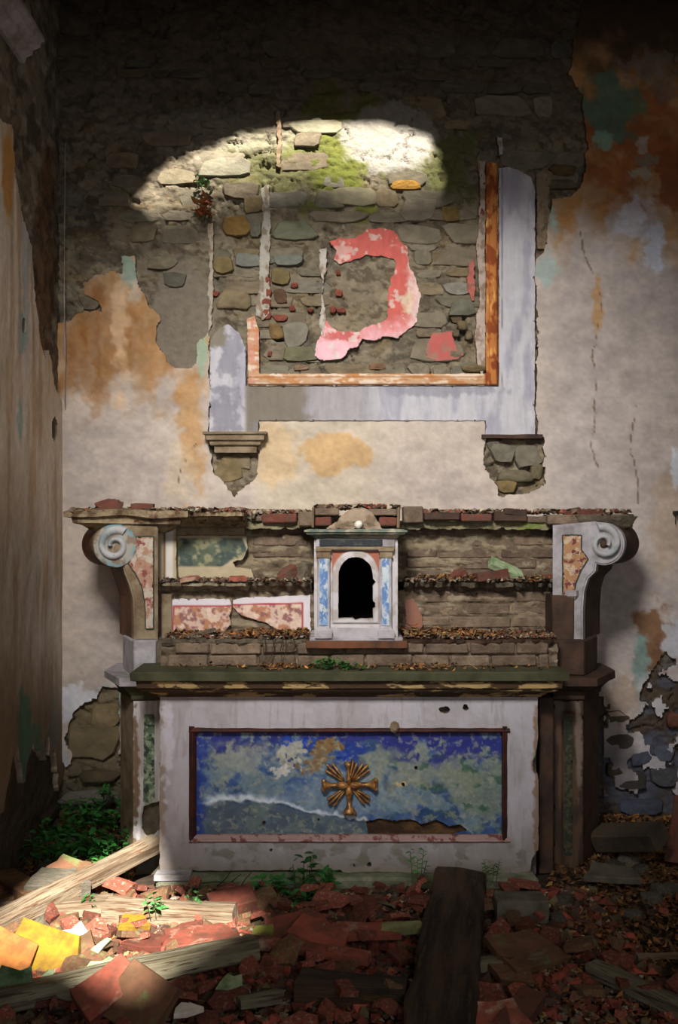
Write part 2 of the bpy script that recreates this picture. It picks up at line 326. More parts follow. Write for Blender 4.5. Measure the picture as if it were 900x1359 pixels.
def plaster_col(x, y):
    ox, oy = x, y; x = x+(fbm(ox/9, oy/9, 5, 950)-.5)*15; y = y+(fbm(ox/9, oy/9, 5, 951)-.5)*15
    c = flat((184, 170, 158), x)
    c = mixc(c, (168, 156, 150), ss(.4, .7, fbm(x/90, y/60, 4, 41))*.6)
    c = mixc(c, (170, 160, 156), ss(690, 760, x)*.7)
    c = mixc(c, (190, 176, 154), ss(.5, .65, fbm(x/30, y/90, 4, 42))*ss(560, 640, x)*0+ss(330, 350, x)*ss(600, 420, x)*ss(555, 560, y)*.7)
    # left ochre stain with drips
    st = ss(560, 400, y+110*(drips(x, y, 43, 16, 90)-.5)*2)*ss(300, 270, x)
    c = mixc(c, (176, 136, 88), st*ss(.25, .65, drips(x, y, 44, 14, 60))*.85)
    c = mixc(c, (138, 90, 44), blob(x, y, 125, 450, 62, 66, .8, .8, 45, 30)*(.35+.75*drips(x, y, 301, 9, 50)))
    c = mixc(c, (150, 104, 56), blob(x, y, 205, 465, 44, 60, .8, .9, 46, 24)*(.3+.7*drips(x, y, 302, 8, 45)))
    c = mixc(c, (196, 164, 130), blob(x, y, 160, 440, 10, 80, .6, .8, 47)*.8)
    c = mixc(c, (178, 130, 74), blob(x, y, 255, 560, 16, 80, .6, .8, 48, 20)*.6)
    c = mixc(c, (190, 176, 160), blob(x, y, 180, 380, 7, 28, .4, .4, 49)*.6)
    c = mixc(c, (136, 156, 142), blob(x, y, 172, 358, 11, 20, .3, .5, 50, 8)*.9)
    c = mixc(c, (150, 172, 150), blob(x, y, 268, 470, 8, 36, .3, .4, 51, 8)*.85)
    c = mixc(c, (190, 150, 96), blob(x, y, 445, 600, 48, 30, .12, .35, 52, 26)*.7)
    c = mixc(c, (200, 166, 118), blob(x, y, 362, 600, 28, 40, .6, .7, 53)*.55)
    c = mixc(c, (190, 170, 142), blob(x, y, 240, 640, 18, 40, .6, .7, 54)*.5)
    # right: rust, teal and white
    up = ss(345, 250, y+90*(drips(x, y, 55, 20, 50)-.5)*2)*ss(700, 712, x)
    c = mixc(c, (166, 114, 58), up*(.45+.6*drips(x, y, 303, 12, 26)))
    c = mixc(c, (134, 76, 38), blob(x, y, 850, 190, 78, 62, .7, .9, 56, 24)*(.5+.6*fbm(x/10, y/10, 5, 304)))
    c = mixc(c, (120, 64, 34), blob(x, y, 895, 235, 26, 46, .4, .7, 57, 18)*.8)
    c = mixc(c, (64, 50, 34), ss(130, 60, y+50*(fbm(x/30, y/30, 4, 58)-.5)*2)*ss(740, 750, x)*.9)  # plaster goes dark at the top, painted in as shade
    c = mixc(c, (84, 104, 86), blob(x, y, 806, 145, 34, 42, .35, .6, 59, 20)*.95)
    c = mixc(c, (122, 156, 136), blob(x, y, 800, 188, 15, 13, .3, .5, 60, 8)*.9)
    c = mixc(c, (84, 112, 90), blob(x, y, 845, 145, 14, 12, .4, .6, 61, 8)*.7)
    c = mixc(c, (116, 104, 94), blob(x, y, 862, 92, 34, 22, .3, .9, 62, 9)*.75)
    c = mixc(c, (120, 100, 88), blob(x, y, 885, 125, 20, 12, .3, .9, 63, 7)*.7)
    c = mixc(c, (160, 154, 148), blob(x, y, 852, 195, 8, 12, .2, .4, 64, 6)*.8)
    c = mixc(c, (120, 110, 96), blob(x, y, 856, 215, 14, 9, .2, .4, 65, 6)*.9)
    c = mixc(c, (150, 152, 140), blob(x, y, 850, 232, 13, 7, .2, .5, 66, 6)*.8)
    c = mixc(c, (190, 190, 200), blob(x, y, 838, 295, 20, 26, .3, .6, 67, 10)*.8)
    c = mixc(c, (188, 194, 208), blob(x, y, 868, 330, 13, 32, .25, .5, 68, 9)*.85)
    c = mixc(c, (158, 174, 168), blob(x, y, 725, 360, 13, 22, .3, .5, 69, 9)*.85)
    c = mixc(c, (150, 178, 170), blob(x, y, 733, 295, 5, 22, .3, .5, 70, 6)*.8)
    c = mixc(c, (184, 132, 70), blob(x, y, 792, 402, 7, 34, .3, .6, 71, 12)*.6)
    c = mixc(c, (172, 150, 128), blob(x, y, 885, 690, 24, 80, .5, .8, 72, 22)*.6)
    c = mixc(c, (120, 84, 56), blob(x, y, 872, 850, 26, 50, .4, .8, 73, 18)*.85)
    c = mixc(c, (104, 72, 50), blob(x, y, 862, 895, 22, 40, .4, .8, 74, 14)*.8)
    c = mixc(c, (120, 150, 148), blob(x, y, 848, 885, 11, 42, .3, .5, 75, 10)*.8)
    c = mixc(c, (182, 184, 192), blob(x, y, 890, 850, 14, 30, .3, .6, 76, 9)*.9)
    c = mixc(c, (190, 188, 190), blob(x, y, 872, 930, 22, 34, .3, .7, 77, 9)*.7)
    c = mixc(c, (196, 204, 212), blob(x, y, 895, 620, 9, 22, .2, .4, 78, 6)*.85)
    c = mixc(c, (150, 128, 110), blob(x, y, 820, 925, 28, 26, .5, .8, 79, 14)*.6)
    c = mixc(c, (100, 92, 98), ss(960, 1010, y)*ss(780, 800, x)*.7)
    c = mixc(c, (188, 184, 188), ss(838, 850, x)*ss(885, 905, y)*.7)
    # left foot: white and teal skin
    c = mixc(c, (206, 204, 210), blob(x, y, 108, 938, 32, 28, .25, .5, 80, 10)*.95)
    c = mixc(c, (142, 172, 162), blob(x, y, 148, 928, 15, 22, .15, .2, 81, 8)*.95)
    c = mixc(c, (158, 100, 58), blob(x, y, 76, 950, 6, 44, .4, .6, 82, 10)*.7)
    c = mixc(c, (170, 176, 190), blob(x, y, 84, 1010, 8, 30, .4, .5, 83, 8)*.6)
    x, y = ox, oy
    # hairline cracks
    def crack(pts, w=.8, s=0):
        q = np.full(x.shape, 1e9)
        wx = x+(fbm(x/16, y/16, 4, s)-.5)*9; wy = y
        for (ax, ay), (bx, by) in zip(pts[:-1], pts[1:]):
            ex, ey = bx-ax, by-ay; t = np.clip(((wx-ax)*ex+(wy-ay)*ey)/(ex*ex+ey*ey), 0, 1)
            q = np.minimum(q, np.hypot(wx-ax-t*ex, wy-ay-t*ey))
        return ss(w+.7, w-.6, q)*ss(.3, .5, fbm(x/14, y/14, 3, s+9))
    for pts, s in CRACKS: c = mixc(c, (96, 72, 52), crack(pts, .8, s)*.8)
    # fine speckle
    c = c*((0.93+0.14*fbm(x/5, y/4, 3, 84))*(.88+.24*fbm(x/26, y/15, 5, 305)))[:, None]
    return c
CRACKS = [([(768, 310), (778, 350), (792, 385), (797, 408), (790, 450), (784, 478), (790, 520), (784, 590), (792, 620)], 3),
          ([(842, 540), (836, 600), (845, 640), (843, 668)], 5), ([(700, 455), (712, 462)], 6), ([(238, 640), (246, 612), (262, 590)], 7)]
def plaster_rel(x, y):
    return 0.030+0.004*(fbm(x/60, y/60, 4, 91)-.5)*2+.0016*(fbm(x/9, y/7, 3, 92)-.5)*2
surface('plaster_coat', 66, 932, -300, 1096, 2.3, wmap, M['plaster'], wall_back, plaster_sdf, plaster_col, plaster_rel, 0.034, edge=(120, 106, 88))

# grey-lilac painted band of the old altarpiece frame
band = rag([(279,449),(290,436),(303,430),(318,442),(326,462),(326,512),(662,512),(662,223),(676,222),(690,227),(705,235),(710,250),(710,578),(645,578),(645,558),(343,558),(343,576),(278,576)], 1.2, 8, 101)
def band_col(x, y):
    c = flat((184, 181, 186), x)
    c = mixc(c, (146, 144, 158), ss(.45, .68, fbm(x/12, y/45, 4, 102))*.6)
    c = mixc(c, (120, 112, 100), (ss(330, 322, x)*0+ss(322, 330, x)*ss(425, 395, x+16*(fbm(x/9, y/9, 3, 103)-.5)*2))*ss(510, 512, y))
    c = mixc(c, (140, 134, 134), ss(395, 420, x)*ss(520, 470, x)*ss(510, 512, y)*.6)
    c = mixc(c, (134, 132, 142), blob(x, y, 305, 465, 16, 34, .4, .8, 104, 9)*.8)
    c = mixc(c, (128, 126, 136), blob(x, y, 298, 548, 22, 30, .4, .8, 105, 9)*.8)
    c = mixc(c, (128, 124, 122), ss(325, 345, x)*ss(360, 340, x)*ss(556, 562, y))
    c = mixc(c, (130, 122, 108), blob(x, y, 285, 445, 14, 14, .4, .6, 106, 8))
    c = mixc(c, (128, 126, 136), blob(x, y, 580, 518, 80, 8, .5, .7, 107, 9)*.6)
    c = mixc(c, (96, 90, 86), ss(1.3, .3, np.abs(x-666.5))*ss(.3, .6, fbm(x/9, y/30, 3, 108))*ss(520, 500, y)*.7)
    return c*(0.95+0.1*fbm(x/3, y/20, 3, 109))[:, None]
surface('painted_band', 274, 714, 216, 582, 1.9, plane_map(WALL-.040), M['plaster'], wall_back, band, band_col, lambda x, y: .002*(fbm(x/30, y/30, 3, 110)-.5)*2, 0.03, edge=(110, 100, 96))
# orange marbled inner strip
strip = rag([(328,424),(338,420),(344,440),(344,496),(645,496),(645,218),(652,216),(661,219),(662,512),(330,512)], 1.0, 7, 111)
def strip_col(x, y):
    c = flat((188, 152, 118), x)
    right = ss(640, 645, x)
    c = mixc(c, (176, 108, 50), right*.9)
    c = mixc(c, (120, 52, 16), right*ss(.5, .64, fbm(x/7, y/13, 4, 112))*.85)
    c = mixc(c, (222, 170, 90), right*ss(.56, .68, fbm(x/6, y/22, 4, 113))*.8)
    c = mixc(c, (214, 196, 176), (1-right)*ss(.48, .58, fbm(x/22, y/5, 4, 114))*.9)
    c = mixc(c, (176, 116, 66), (1-right)*ss(.52, .64, fbm(x/16, y/4, 4, 115))*.8)
    c = mixc(c, (196, 130, 112), ss(345, 342, x)*ss(.45, .6, fbm(x/5, y/14, 4, 116))*.8)
    c = mixc(c, (70, 38, 22), ss(1.4, .5, np.minimum(np.abs(x-660), np.where(x < 660, np.abs(y-511), 99)))*.9)
    c = mixc(c, (140, 74, 30), ss(1.1, .4, np.where(x > 640, np.abs(x-649), np.abs(y-501)))*.6)
    return c
def strip_rel(x, y):
    d = np.where(x > 645, np.abs(x-653.5)/8.5, np.where((x < 344) & (y < 497), np.abs(x-336)/8, np.abs(y-504)/8))
    return .008*np.sqrt(np.clip(1-d*d, 0, 1))+.003
surface('marbled_strip', 324, 666, 212, 516, 1.4, plane_map(WALL-.046), M['plaster'], wall_back, strip, strip_col, strip_rel, 0.045, edge=(86, 60, 44))
# white stucco edges left on the masonry
for poly, cc, sd_ in (([(634,214),(644,213),(645,480),(640,500),(634,486),(630,440),(637,400),(633,330),(638,260)], (176, 158, 146), 1),
                  ([(347,248),(357,246),(359,300),(357,360),(358,415),(350,424),(340,418),(338,400),(345,385),(345,330),(349,290)], (168, 162, 150), 2),
                  ([(275,296),(283,296),(283,380),(281,432),(277,440),(277,400),(275,390),(279,350)], (170, 158, 142), 3),
                  ([(424,330),(434,329),(433,356),(427,384),(433,420),(428,450),(424,430),(429,380),(424,350)], (178, 170, 160), 4),
                  ([(366,150),(372,146),(374,190),(372,222),(367,220),(369,180)], (132, 112, 88), 5),
                  ([(712,232),(722,225),(734,230),(728,262),(732,300),(722,330),(713,330)], (134, 116, 96), 6),
                  ([(660,180),(667,184),(667,204),(662,207)], (170, 166, 158), 7),
                  ([(622,350),(629,340),(630,396),(627,402),(620,380)], (170, 96, 84), 8)):
    xs = [p[0] for p in poly]; ys = [p[1] for p in poly]
    surface('stucco_edge', min(xs)-5, max(xs)+5, min(ys)-5, max(ys)+5, 1.3, plane_map(WALL-.028), M['plaster'], wall_back, rag(poly, 2.2, 6, 120+sd_),
            (lambda cc_: (lambda x, y: mixc(flat(cc_, x), (110, 88, 66), ss(.5, .65, fbm(x/6, y/9, 4, 130))*.6)))(cc),
            lambda x, y: .01*(fbm(x/5, y/7, 3, 131)-.5)*2, .045, edge=(112, 94, 78))
# pink fresco fragments
ring = [(436,322),(448,316),(470,316),(486,306),(508,302),(524,308),(530,318),(540,330),(542,350),(552,368),(558,392),(556,410),(553,428),(540,440),(528,449),(514,446),
        (498,452),(480,450),(475,460),(462,464),(458,474),(440,479),(430,478),(418,472),(420,455),(426,445),(428,430),(434,424),(440,436),(452,440),(476,440),(492,432),
        (514,424),(516,408),(514,396),(520,370),(526,352),(522,342),(505,340),(488,338),(470,346),(450,350),(444,342),(448,332)]
def ring_col(x, y):
    c = flat((196, 96, 86), x)
    c = mixc(c, (216, 160, 164), ss(415, 450, y+14*(fbm(x/9, y/9, 4, 141)-.5)*2))
    c = mixc(c, (226, 176, 184), blob(x, y, 440, 466, 26, 16, .4, .4, 142, 8))
    c = mixc(c, (186, 92, 88), blob(x, y, 455, 446, 24, 7, .4, .5, 143, 6)*.9)
    c = mixc(c, (222, 206, 200), ss(536, 552, x+9*(fbm(x/7, y/7, 4, 144)-.5)*2)*.8)
    c = mixc(c, (206, 170, 160), blob(x, y, 452, 332, 16, 10, .4, .7, 145, 6)*.8)
    c = mixc(c, (206, 200, 190), ss(.6, .66, fbm(x/8, y/9, 4, 146))*.7)
    c = mixc(c, (210, 196, 160), blob(x, y, 540, 400, 8, 16, .5, .7, 147, 6)*.6)
    return c*(.93+.14*fbm(x/4, y/10, 3, 148))[:, None]
def curl_rel(x, y): return .006*(fbm(x/14, y/14, 4, 149)-.5)*2+.012*ss(420, 475, y)
surface('fresco_fragment', 410, 564, 296, 484, 1.4, plane_map(WALL-.020), M['plaster'], wall_back, rag(ring, 2.6, 7, 140), ring_col, curl_rel, 0.022, edge=(176, 156, 146))['label'] = 'pink ring-shaped fresco fragment'
surface('fresco_fragment', 560, 632, 430, 484, 1.5, plane_map(WALL-.018), M['plaster'], wall_back, rag([(566,474),(566,458),(574,444),(592,440),(600,440),(606,462),(616,472),(600,478),(584,480)], 2.6, 7, 150),
        lambda x, y: mixc(flat((178, 92, 84), x), (140, 116, 98), ss(.5, .66, fbm(x/12, y/12, 4, 151))*.7), lambda x, y: .002*fbm(x/9, y/9, 3, 152), 0.02)
# the small surviving bracket of the frame and the masonry around stones
def in_masonry(x, y, m=4.0):
    X = np.array([x], float); Y_ = np.array([y], float)
    return plaster_sdf(X, Y_)[0] < -m and psdf([(272,425),(330,425),(330,512),(662,512),(662,215),(715,225),(715,582),(640,582),(640,560),(345,560),(345,582),(272,582)], X, Y_)[0] < -m

rs = random.Random(5)
PAL = [(118, 114, 102), (126, 118, 100), (120, 102, 72), (110, 96, 76), (102, 98, 82), (112, 112, 106), (128, 112, 86), (100, 88, 70), (118, 106, 88), (112, 110, 94)]
def wall_stone(cx, cy, w, h, col, proud, Y=WALL, parent=None, name='stone', mat=None, power=3.6, pal2=None):
    T_ = [(-1, -.5), (-.78, -.95), (-.1, -1), (.6, -.96), (1, -.55), (1, .35), (.82, .92), (.15, 1), (-.5, .95), (-.96, .7)]
    n = len(T_); V = []; cs = []; fx = rs.choice([-1, 1]); fy = rs.choice([-1, 1]); sk = rs.uniform(-.25, .25); tp = rs.uniform(-.25, .25)
    outer = []
    for tx, ty in T_:
        ux = fx*tx*(1+tp*ty)+rs.uniform(-.13, .13)+sk*ty*min(1, h/w); uy = fy*ty+rs.uniform(-.14, .14)
        outer.append((cx+ux*w/2, cy+uy*h/2))
    if fx*fy < 0: outer.reverse()
    rings = [(1.0, -.03), (1.0, proud*.45), (.93, proud*.9), (.5, proud*rs.uniform(.92, 1.1))]
    tilt = rs.uniform(-.25, .25)*proud
    for sc, hh in rings:
        for (x, y) in outer:
            xx = cx+(x-cx)*sc; yy = cy+(y-cy)*sc
            V.append(P(xx, yy, Y)+Vector((0, -(hh+tilt*(yy-cy)/h*2 if hh > 0 else hh)+rs.uniform(-.0015, .0015), 0)))
    V.append(P(cx, cy, Y)+Vector((0, -proud*1.02, 0)))
    Fs = []
    for r_ in range(3):
        for k in range(n):
            a = r_*n+k; b = r_*n+(k+1) % n; Fs.append((a, b, b+n, a+n))
    for k in range(n): Fs.append((3*n+k, 3*n+(k+1) % n, 4*n))
    c = np.tile(np.array(col, float), (len(V), 1)); c *= np.array([rs.uniform(.9, 1.1) for _ in V])[:, None]
    return new_mesh(name, V, Fs, mat or M['stone'], c, proud > .03, parent if parent is not None else wall_back)
count = 0
y = 20
while y < 520:
    rowh = rs.choice([13, 16, 20, 26, 30]); x = 76+rs.uniform(0, 20)
    while x < 775:
        w = rs.uniform(20, 74) if rowh > 15 else rs.uniform(16, 48)
        cx, cy = x+w/2, y+rowh/2+rs.uniform(-2, 2)
        x += w+rs.uniform(2, 9)
        smooth_zone = (212 < cx < 276 and cy > 340) or (430 < cx < 560 and 330 < cy < 450) or (470 < cx < 600 and 150 < cy < 225)
        if smooth_zone and rs.random() < .93: continue
        if rs.random() < (.36 if cy > 240 else .6): continue
        if not (in_masonry(cx, cy) and in_masonry(cx-w*.4, cy, 1) and in_masonry(cx+w*.4, cy, 1)): continue
        if count > 275: continue
        col = PAL[rs.randrange(len(PAL))]
        q_ = rs.uniform(.35, .75); col = tuple(v*(1-q_)+m_*q_ for v, m_ in zip(col, (116, 105, 87)))
        if cy < 120: col = tuple(v*.72 for v in col)  # stones near the top darkened, shade put into their colour
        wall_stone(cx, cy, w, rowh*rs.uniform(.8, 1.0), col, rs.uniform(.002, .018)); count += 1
    y += rowh+rs.uniform(0, 3)
# stones the photograph picks out
for cx, cy, w, h, col, pr in ((314, 300, 36, 26, (130, 98, 44), .026), (297, 352, 26, 24, (112, 96, 56), .028), (339, 305, 16, 22, (104, 104, 90), .024), (392, 306, 56, 26, (104, 108, 88), .026),
        (337, 272, 26, 26, (104, 90, 60), .024), (322, 254, 46, 20, (108, 96, 80), .03), (372, 368, 26, 24, (106, 92, 54), .028), (330, 346, 34, 18, (120, 124, 118), .026), (382, 346, 40, 14, (112, 118, 112), .026),
        (310, 398, 44, 26, (128, 112, 84), .034), (372, 394, 16, 20, (84, 56, 38), .03), (392, 446, 34, 34, (124, 120, 106), .026), (366, 440, 18, 22, (118, 92, 52), .03), (400, 470, 46, 20, (100, 100, 74), .026),
        (400, 488, 18, 8, (136, 108, 88), .024), (538, 246, 38, 13, (196, 140, 52), .024), (598, 284, 26, 22, (116, 92, 44), .018), (556, 278, 46, 30, (128, 120, 104), .022), (612, 410, 32, 22, (96, 98, 84), .028),
        (608, 384, 36, 16, (132, 130, 120), .02), (606, 424, 14, 9, (78, 62, 42), .0), (613, 433, 12, 12, (110, 94, 66), .04), (622, 446, 10, 14, (104, 90, 66), .045), (605, 443, 9, 10, (96, 84, 62), .04), (500, 487, 22, 8, (128, 90, 66), .02),
        (628, 490, 34, 10, (116, 98, 62), .04), (470, 262, 60, 24, (128, 122, 98), .014), (232, 372, 30, 22, (84, 82, 72), .024), (215, 350, 40, 18, (112, 104, 84), .02), (120, 402, 26, 20, (98, 88, 72), .02),
        (300, 222, 70, 24, (128, 124, 106), .018), (235, 235, 50, 22, (120, 110, 88), .018), (420, 168, 70, 18, (140, 136, 112), .016), (560, 330, 34, 10, (130, 124, 108), .016),
        (668, 602, 34, 26, (108, 106, 92), .03), (700, 606, 34, 30, (112, 106, 92), .03), (686, 632, 46, 16, (104, 96, 76), .034), (672, 646, 26, 16, (124, 104, 62), .03), (712, 626, 16, 22, (98, 88, 66), .03), (655, 592, 16, 14, (96, 92, 80), .02),
        (304, 622, 34, 34, (124, 106, 72), .014), (318, 612, 30, 22, (118, 104, 82), .012),
        (604, 470, 18, 10, (118, 104, 86), .02), (745, 246, 40, 14, (92, 80, 60), .03), (748, 228, 34, 14, (86, 66, 40), .036), (722, 300, 14, 20, (104, 94, 80), .03)):
    wall_stone(cx, cy, w, h, tuple(v*.75+m_*.25 for v, m_ in zip(col, (116, 105, 87))), pr)
for cx, cy, w, h in ((356, 375, 7, 12), (357, 390, 7, 12), (354, 402, 12, 9), (354, 418, 12, 14), (372, 423, 20, 9), (391, 380, 11, 6), (388, 410, 8, 7), (358, 470, 5, 7), (412, 413, 7, 4), (449, 363, 7, 7), (450, 390, 9, 9), (442, 412, 8, 9), (453, 413, 13, 7), (641, 240, 6, 16), (640, 282, 6, 12), (287, 391, 8, 7), (272, 268, 9, 6)):
    wall_stone(cx, cy, w, h, (122, 66, 52), .030, name='red_brick_end')
# lower left and lower right masonry stones
for cx, cy, w, h, col, pr in ((125, 985, 64, 44, (116, 102, 76), .03), (140, 950, 40, 30, (122, 106, 78), .026), (132, 1030, 56, 16, (84, 72, 52), .04), (120, 1058, 80, 20, (112, 108, 96), .04), (100, 1022, 20, 12, (104, 92, 70), .03),
        (822, 985, 40, 26, (70, 64, 56), .03), (850, 1003, 30, 26, (70, 74, 86), .03), (838, 1035, 40, 24, (60, 56, 50), .03), (880, 1000, 26, 22, (84, 86, 100), .03), (818, 955, 34, 16, (84, 72, 58), .03), (880, 1030, 34, 24, (76, 76, 80), .03),
        (850, 1070, 60, 22, (70, 74, 88), .03), (895, 955, 20, 20, (96, 62, 48), .035), (815, 1020, 22, 16, (66, 56, 46), .03)):
    wall_stone(cx, cy, w, h, col, pr)

def loft(rings, cap=True):
    bm = bmesh.new(); R = [[bm.verts.new(p) for p in r] for r in rings]; n = len(rings[0])
    for a, b in zip(R[:-1], R[1:]):
        for k in range(n): bm.faces.new((a[k], a[(k+1) % n], b[(k+1) % n], b[k]))
    if cap: bm.faces.new(R[0]); bm.faces.new(R[-1])
    return bm
def box_bm(x0, x1, y0, y1, z0, z1):
    return loft([[(x0, y0, z0), (x1, y0, z0), (x1, y1, z0), (x0, y1, z0)], [(x0, y0, z1), (x1, y0, z1), (x1, y1, z1), (x0, y1, z1)]])
def rough(bm, cuts=2, amp=.003, sc=12.0, seed=0.0):
    if cuts: bmesh.ops.subdivide_edges(bm, edges=bm.edges, cuts=cuts, use_grid_fill=True)
    bm.normal_update()
    for v in bm.verts:
        p = v.co*sc+Vector((seed, seed*1.7, 0)); n = mn.noise_vector(p)
        v.co += n*amp
    return bm
def bevel(bm, w, seg=1):
    bmesh.ops.bevel(bm, geom=list(bm.edges), offset=w, segments=seg, affect='EDGES', clamp_overlap=True); return bm
def ringmould(x0, x1, yf, yb, prof):
    """prof: (projection, z) pairs, bottom to top, returned round the front and both ends"""
    return loft([[(x0-o, yf-o, z), (x1+o, yf-o, z), (x1+o, yb, z), (x0-o, yb, z)] for o, z in prof])

Yb = WALL-.03
pr = [(0, PZ(600, 5.9)), (.0, PZ(592, 5.9)), (.022, PZ(590, 5.9)), (.026, PZ(586, 5.9)), (.045, PZ(584, 5.9)), (.045, PZ(578, 5.9)), (.06, PZ(576, 5.9)), (.06, PZ(573, 5.9))]
pr = [(o*1.0, z) for o, z in pr]
sb = bm_obj('frame_bracket', rough(ringmould(PX(284, 5.9), PX(340, 5.9), 5.93, WALL, pr), 1, .004, 25), M['ochre'], wall_back)
sb['label'] = 'moulded stone bracket under the left leg of the painted frame'
bm_obj('bracket_stub', rough(box_bm(PX(640, 5.95), PX(720, 5.95), 5.94, WALL, PZ(582, 5.95), PZ(577, 5.95)), 3, .006, 25), M['darkbrown'], wall_back)

# ---------------------------------------------------------------- left wall (runs from the corner towards the camera)
K = 230.0
def lmap(u, v, h): return (XL+h, u/K, v/K)
def to_px(u, v):
    Y = u/K; return HX+F*XL/Y, HY-(v/K-EYE)*F/Y
def from_px(px, py):
    Y = F*XL/(px-HX); return (Y*K, (EYE+(HY-py)/F*Y)*K)
lp = [from_px(*p) for p in ((81, 545), (66, 512), (62, 476), (57, 462), (52, 480), (46, 440), (40, 402), (37, 370), (36, 326), (24, 290), (18, 262), (12, 230), (8, 166), (-4, 160))]
lp_low = [from_px(*p) for p in ((-4, 1080), (8, 1010), (16, 990), (24, 1040), (36, 985), (46, 1000), (55, 1010), (66, 990), (72, 1050), (81, 1010))]
left_poly = lp+[(0, 3.72*K), (-3*K, 3.7*K), (-3*K, .42*K), (0, .42*K)]+lp_low
_ls = rag(left_poly, 6, 14, 200)
def left_sdf(u, v):
    s = _ls(u, v); px, py = to_px(np.maximum(u, 60), v)
    for cx, cy, rx, ry in ((66, 570, 5.5, 20), (24, 432, 2.6, 11), (59, 450, 2.0, 8), (56, 990, 4, 22)):
        d = (np.sqrt(((px-cx)/rx)**2+((py-cy)/ry)**2)-1)*6
        s = np.minimum(s, np.where(u > 4.5*K, d, 99))
    return s
def left_bare_col(u, v):
    px, py = to_px(np.maximum(u, 60), v)
    c = flat((118, 108, 92), u)
    c = mixc(c, (142, 134, 118), ss(.5, .65, fbm(u/22, v/14, 4, 201)))
    c = mixc(c, (104, 72, 48), blob(px, py, 62, 350, 14, 120, .5, .7, 202, 30)*.7)
    c = mixc(c, (60, 50, 42), ss(.5, .66, fbm(u/16, v/16, 4, 203))*.6)
    c = mixc(c, (72, 58, 42), ss(950, 1000, py)*.8)
    return c
def left_col(u, v):
    px, py = to_px(np.maximum(u, 60), v)
    c = flat((200, 184, 164), u)
    c = mixc(c, (208, 196, 184), ss(.45, .65, fbm(u/30, v/90, 4, 210))*.7)
    c = mixc(c, (150, 118, 84), ss(.52, .66, fbm(u/14, v/120, 4, 211))*.45)
    c = mixc(c, (170, 176, 180), blob(px, py, 27, 330, 5, 160, .5, .6, 212, 14)*.8)
    c = mixc(c, (142, 166, 160), blob(px, py, 22, 440, 6, 26, .3, .4, 213, 8)*.9)
    c = mixc(c, (190, 130, 60), blob(px, py, 3, 230, 7, 60, .4, .5, 214, 14)*.8)
    c = mixc(c, (142, 166, 160), blob(px, py, 19, 560, 4, 26, .4, .4, 215, 8)*.7)
    c = mixc(c, (130, 110, 86), ss(560, 700, py)*ss(60, 0, px)*.4)
    c = mixc(c, (112, 88, 64), ss(820, 980, py+60*(fbm(u/12, v/40, 3, 216)-.5))*.75)
    c = mixc(c, (84, 116, 92), blob(px, py, 25, 975, 9, 62, .4, .5, 217, 10)*.9)
    c = mixc(c, (90, 120, 98), blob(px, py, 42, 990, 7, 34, .4, .5, 218, 10)*.8)
    c = mixc(c, (132, 128, 124), blob(px, py, 66, 960, 6, 40, .4, .5, 219, 10)*.7)
    return c*(0.93+0.14*fbm(u/5, v/6, 3, 220))[:, None]
def left_bare_rel(u, v):
    px, py = to_px(np.maximum(u, 60), v)
    h = .014*(fbm(u/20, v/14, 4, 221)-.5)*2+.007*(fbm(u/6, v/5, 3, 222)-.5)*2
    return h-np.where(u > 4.5*K, .1*blob(px, py, 66, 570, 5, 20, .3, .1, 223), 0)
wall_left = surface('wall_left', -2.5*K, WALL*K+8, -8, CEIL*K, 4.0, lmap, M['masonry'], None, None, left_bare_col, left_bare_rel, 0.0, kind='structure')
wall_left['label'] = 'left side wall of peeling plaster running to the corner'
surface('plaster_coat', -2.5*K, WALL*K+2, -8, CEIL*K, 3.4, lmap, M['plaster'], wall_left, left_sdf, left_col, lambda u, v: .028+.006*(fbm(u/30, v/70, 4, 224)-.5)*2+.002*(fbm(u/7, v/7, 3, 225)-.5), .034, edge=(130, 116, 98))
# stone cornice high on the left wall
prof = [(0, -.03), (.02, -.03), (.03, .0), (.06, .012), (.065, .035), (.1, .05), (.105, .075), (.12, .08), (.12, .1), (0, .12)]
rings = []
for Yc in np.linspace(-1.0, 5.28, 24):
    rings.append([(XL+o, Yc, 4.06+z) for o, z in prof])
bm_obj('cornice', rough(loft(rings), 0, .004, 9), M['greywhite'], wall_left)
# thin pipe standing in the left corner
def tube_bm(pts, r, n=6, taper=None):
    bm = bmesh.new(); R = []
    for i, p in enumerate(pts):
        p = Vector(p); d = (Vector(pts[min(i+1, len(pts)-1)])-Vector(pts[max(i-1, 0)])).normalized()
        a = d.cross(Vector((0, 0, 1))); a = a.normalized() if a.length > 1e-4 else Vector((1, 0, 0)); b = d.cross(a)
        rr = r if taper is None else r*(1+(taper-1)*i/(len(pts)-1))
        R.append([bm.verts.new(p+(a*math.cos(2*math.pi*k/n)+b*math.sin(2*math.pi*k/n))*rr) for k in range(n)])
    for A, B in zip(R[:-1], R[1:]):
        for k in range(n): bm.faces.new((A[k], A[(k+1) % n], B[(k+1) % n], B[k]))
    bm.faces.new(R[0]); bm.faces.new(R[-1]); return bm
pz = [PZ(v, 5.93) for v in (540, 470, 390, 300, 190)]
ob = bm_obj('corner_rod', tube_bm([(XL+.05+.004*math.sin(i*2), 5.94, z) for i, z in enumerate(pz)], .003), M['greywhite'], wall_back)

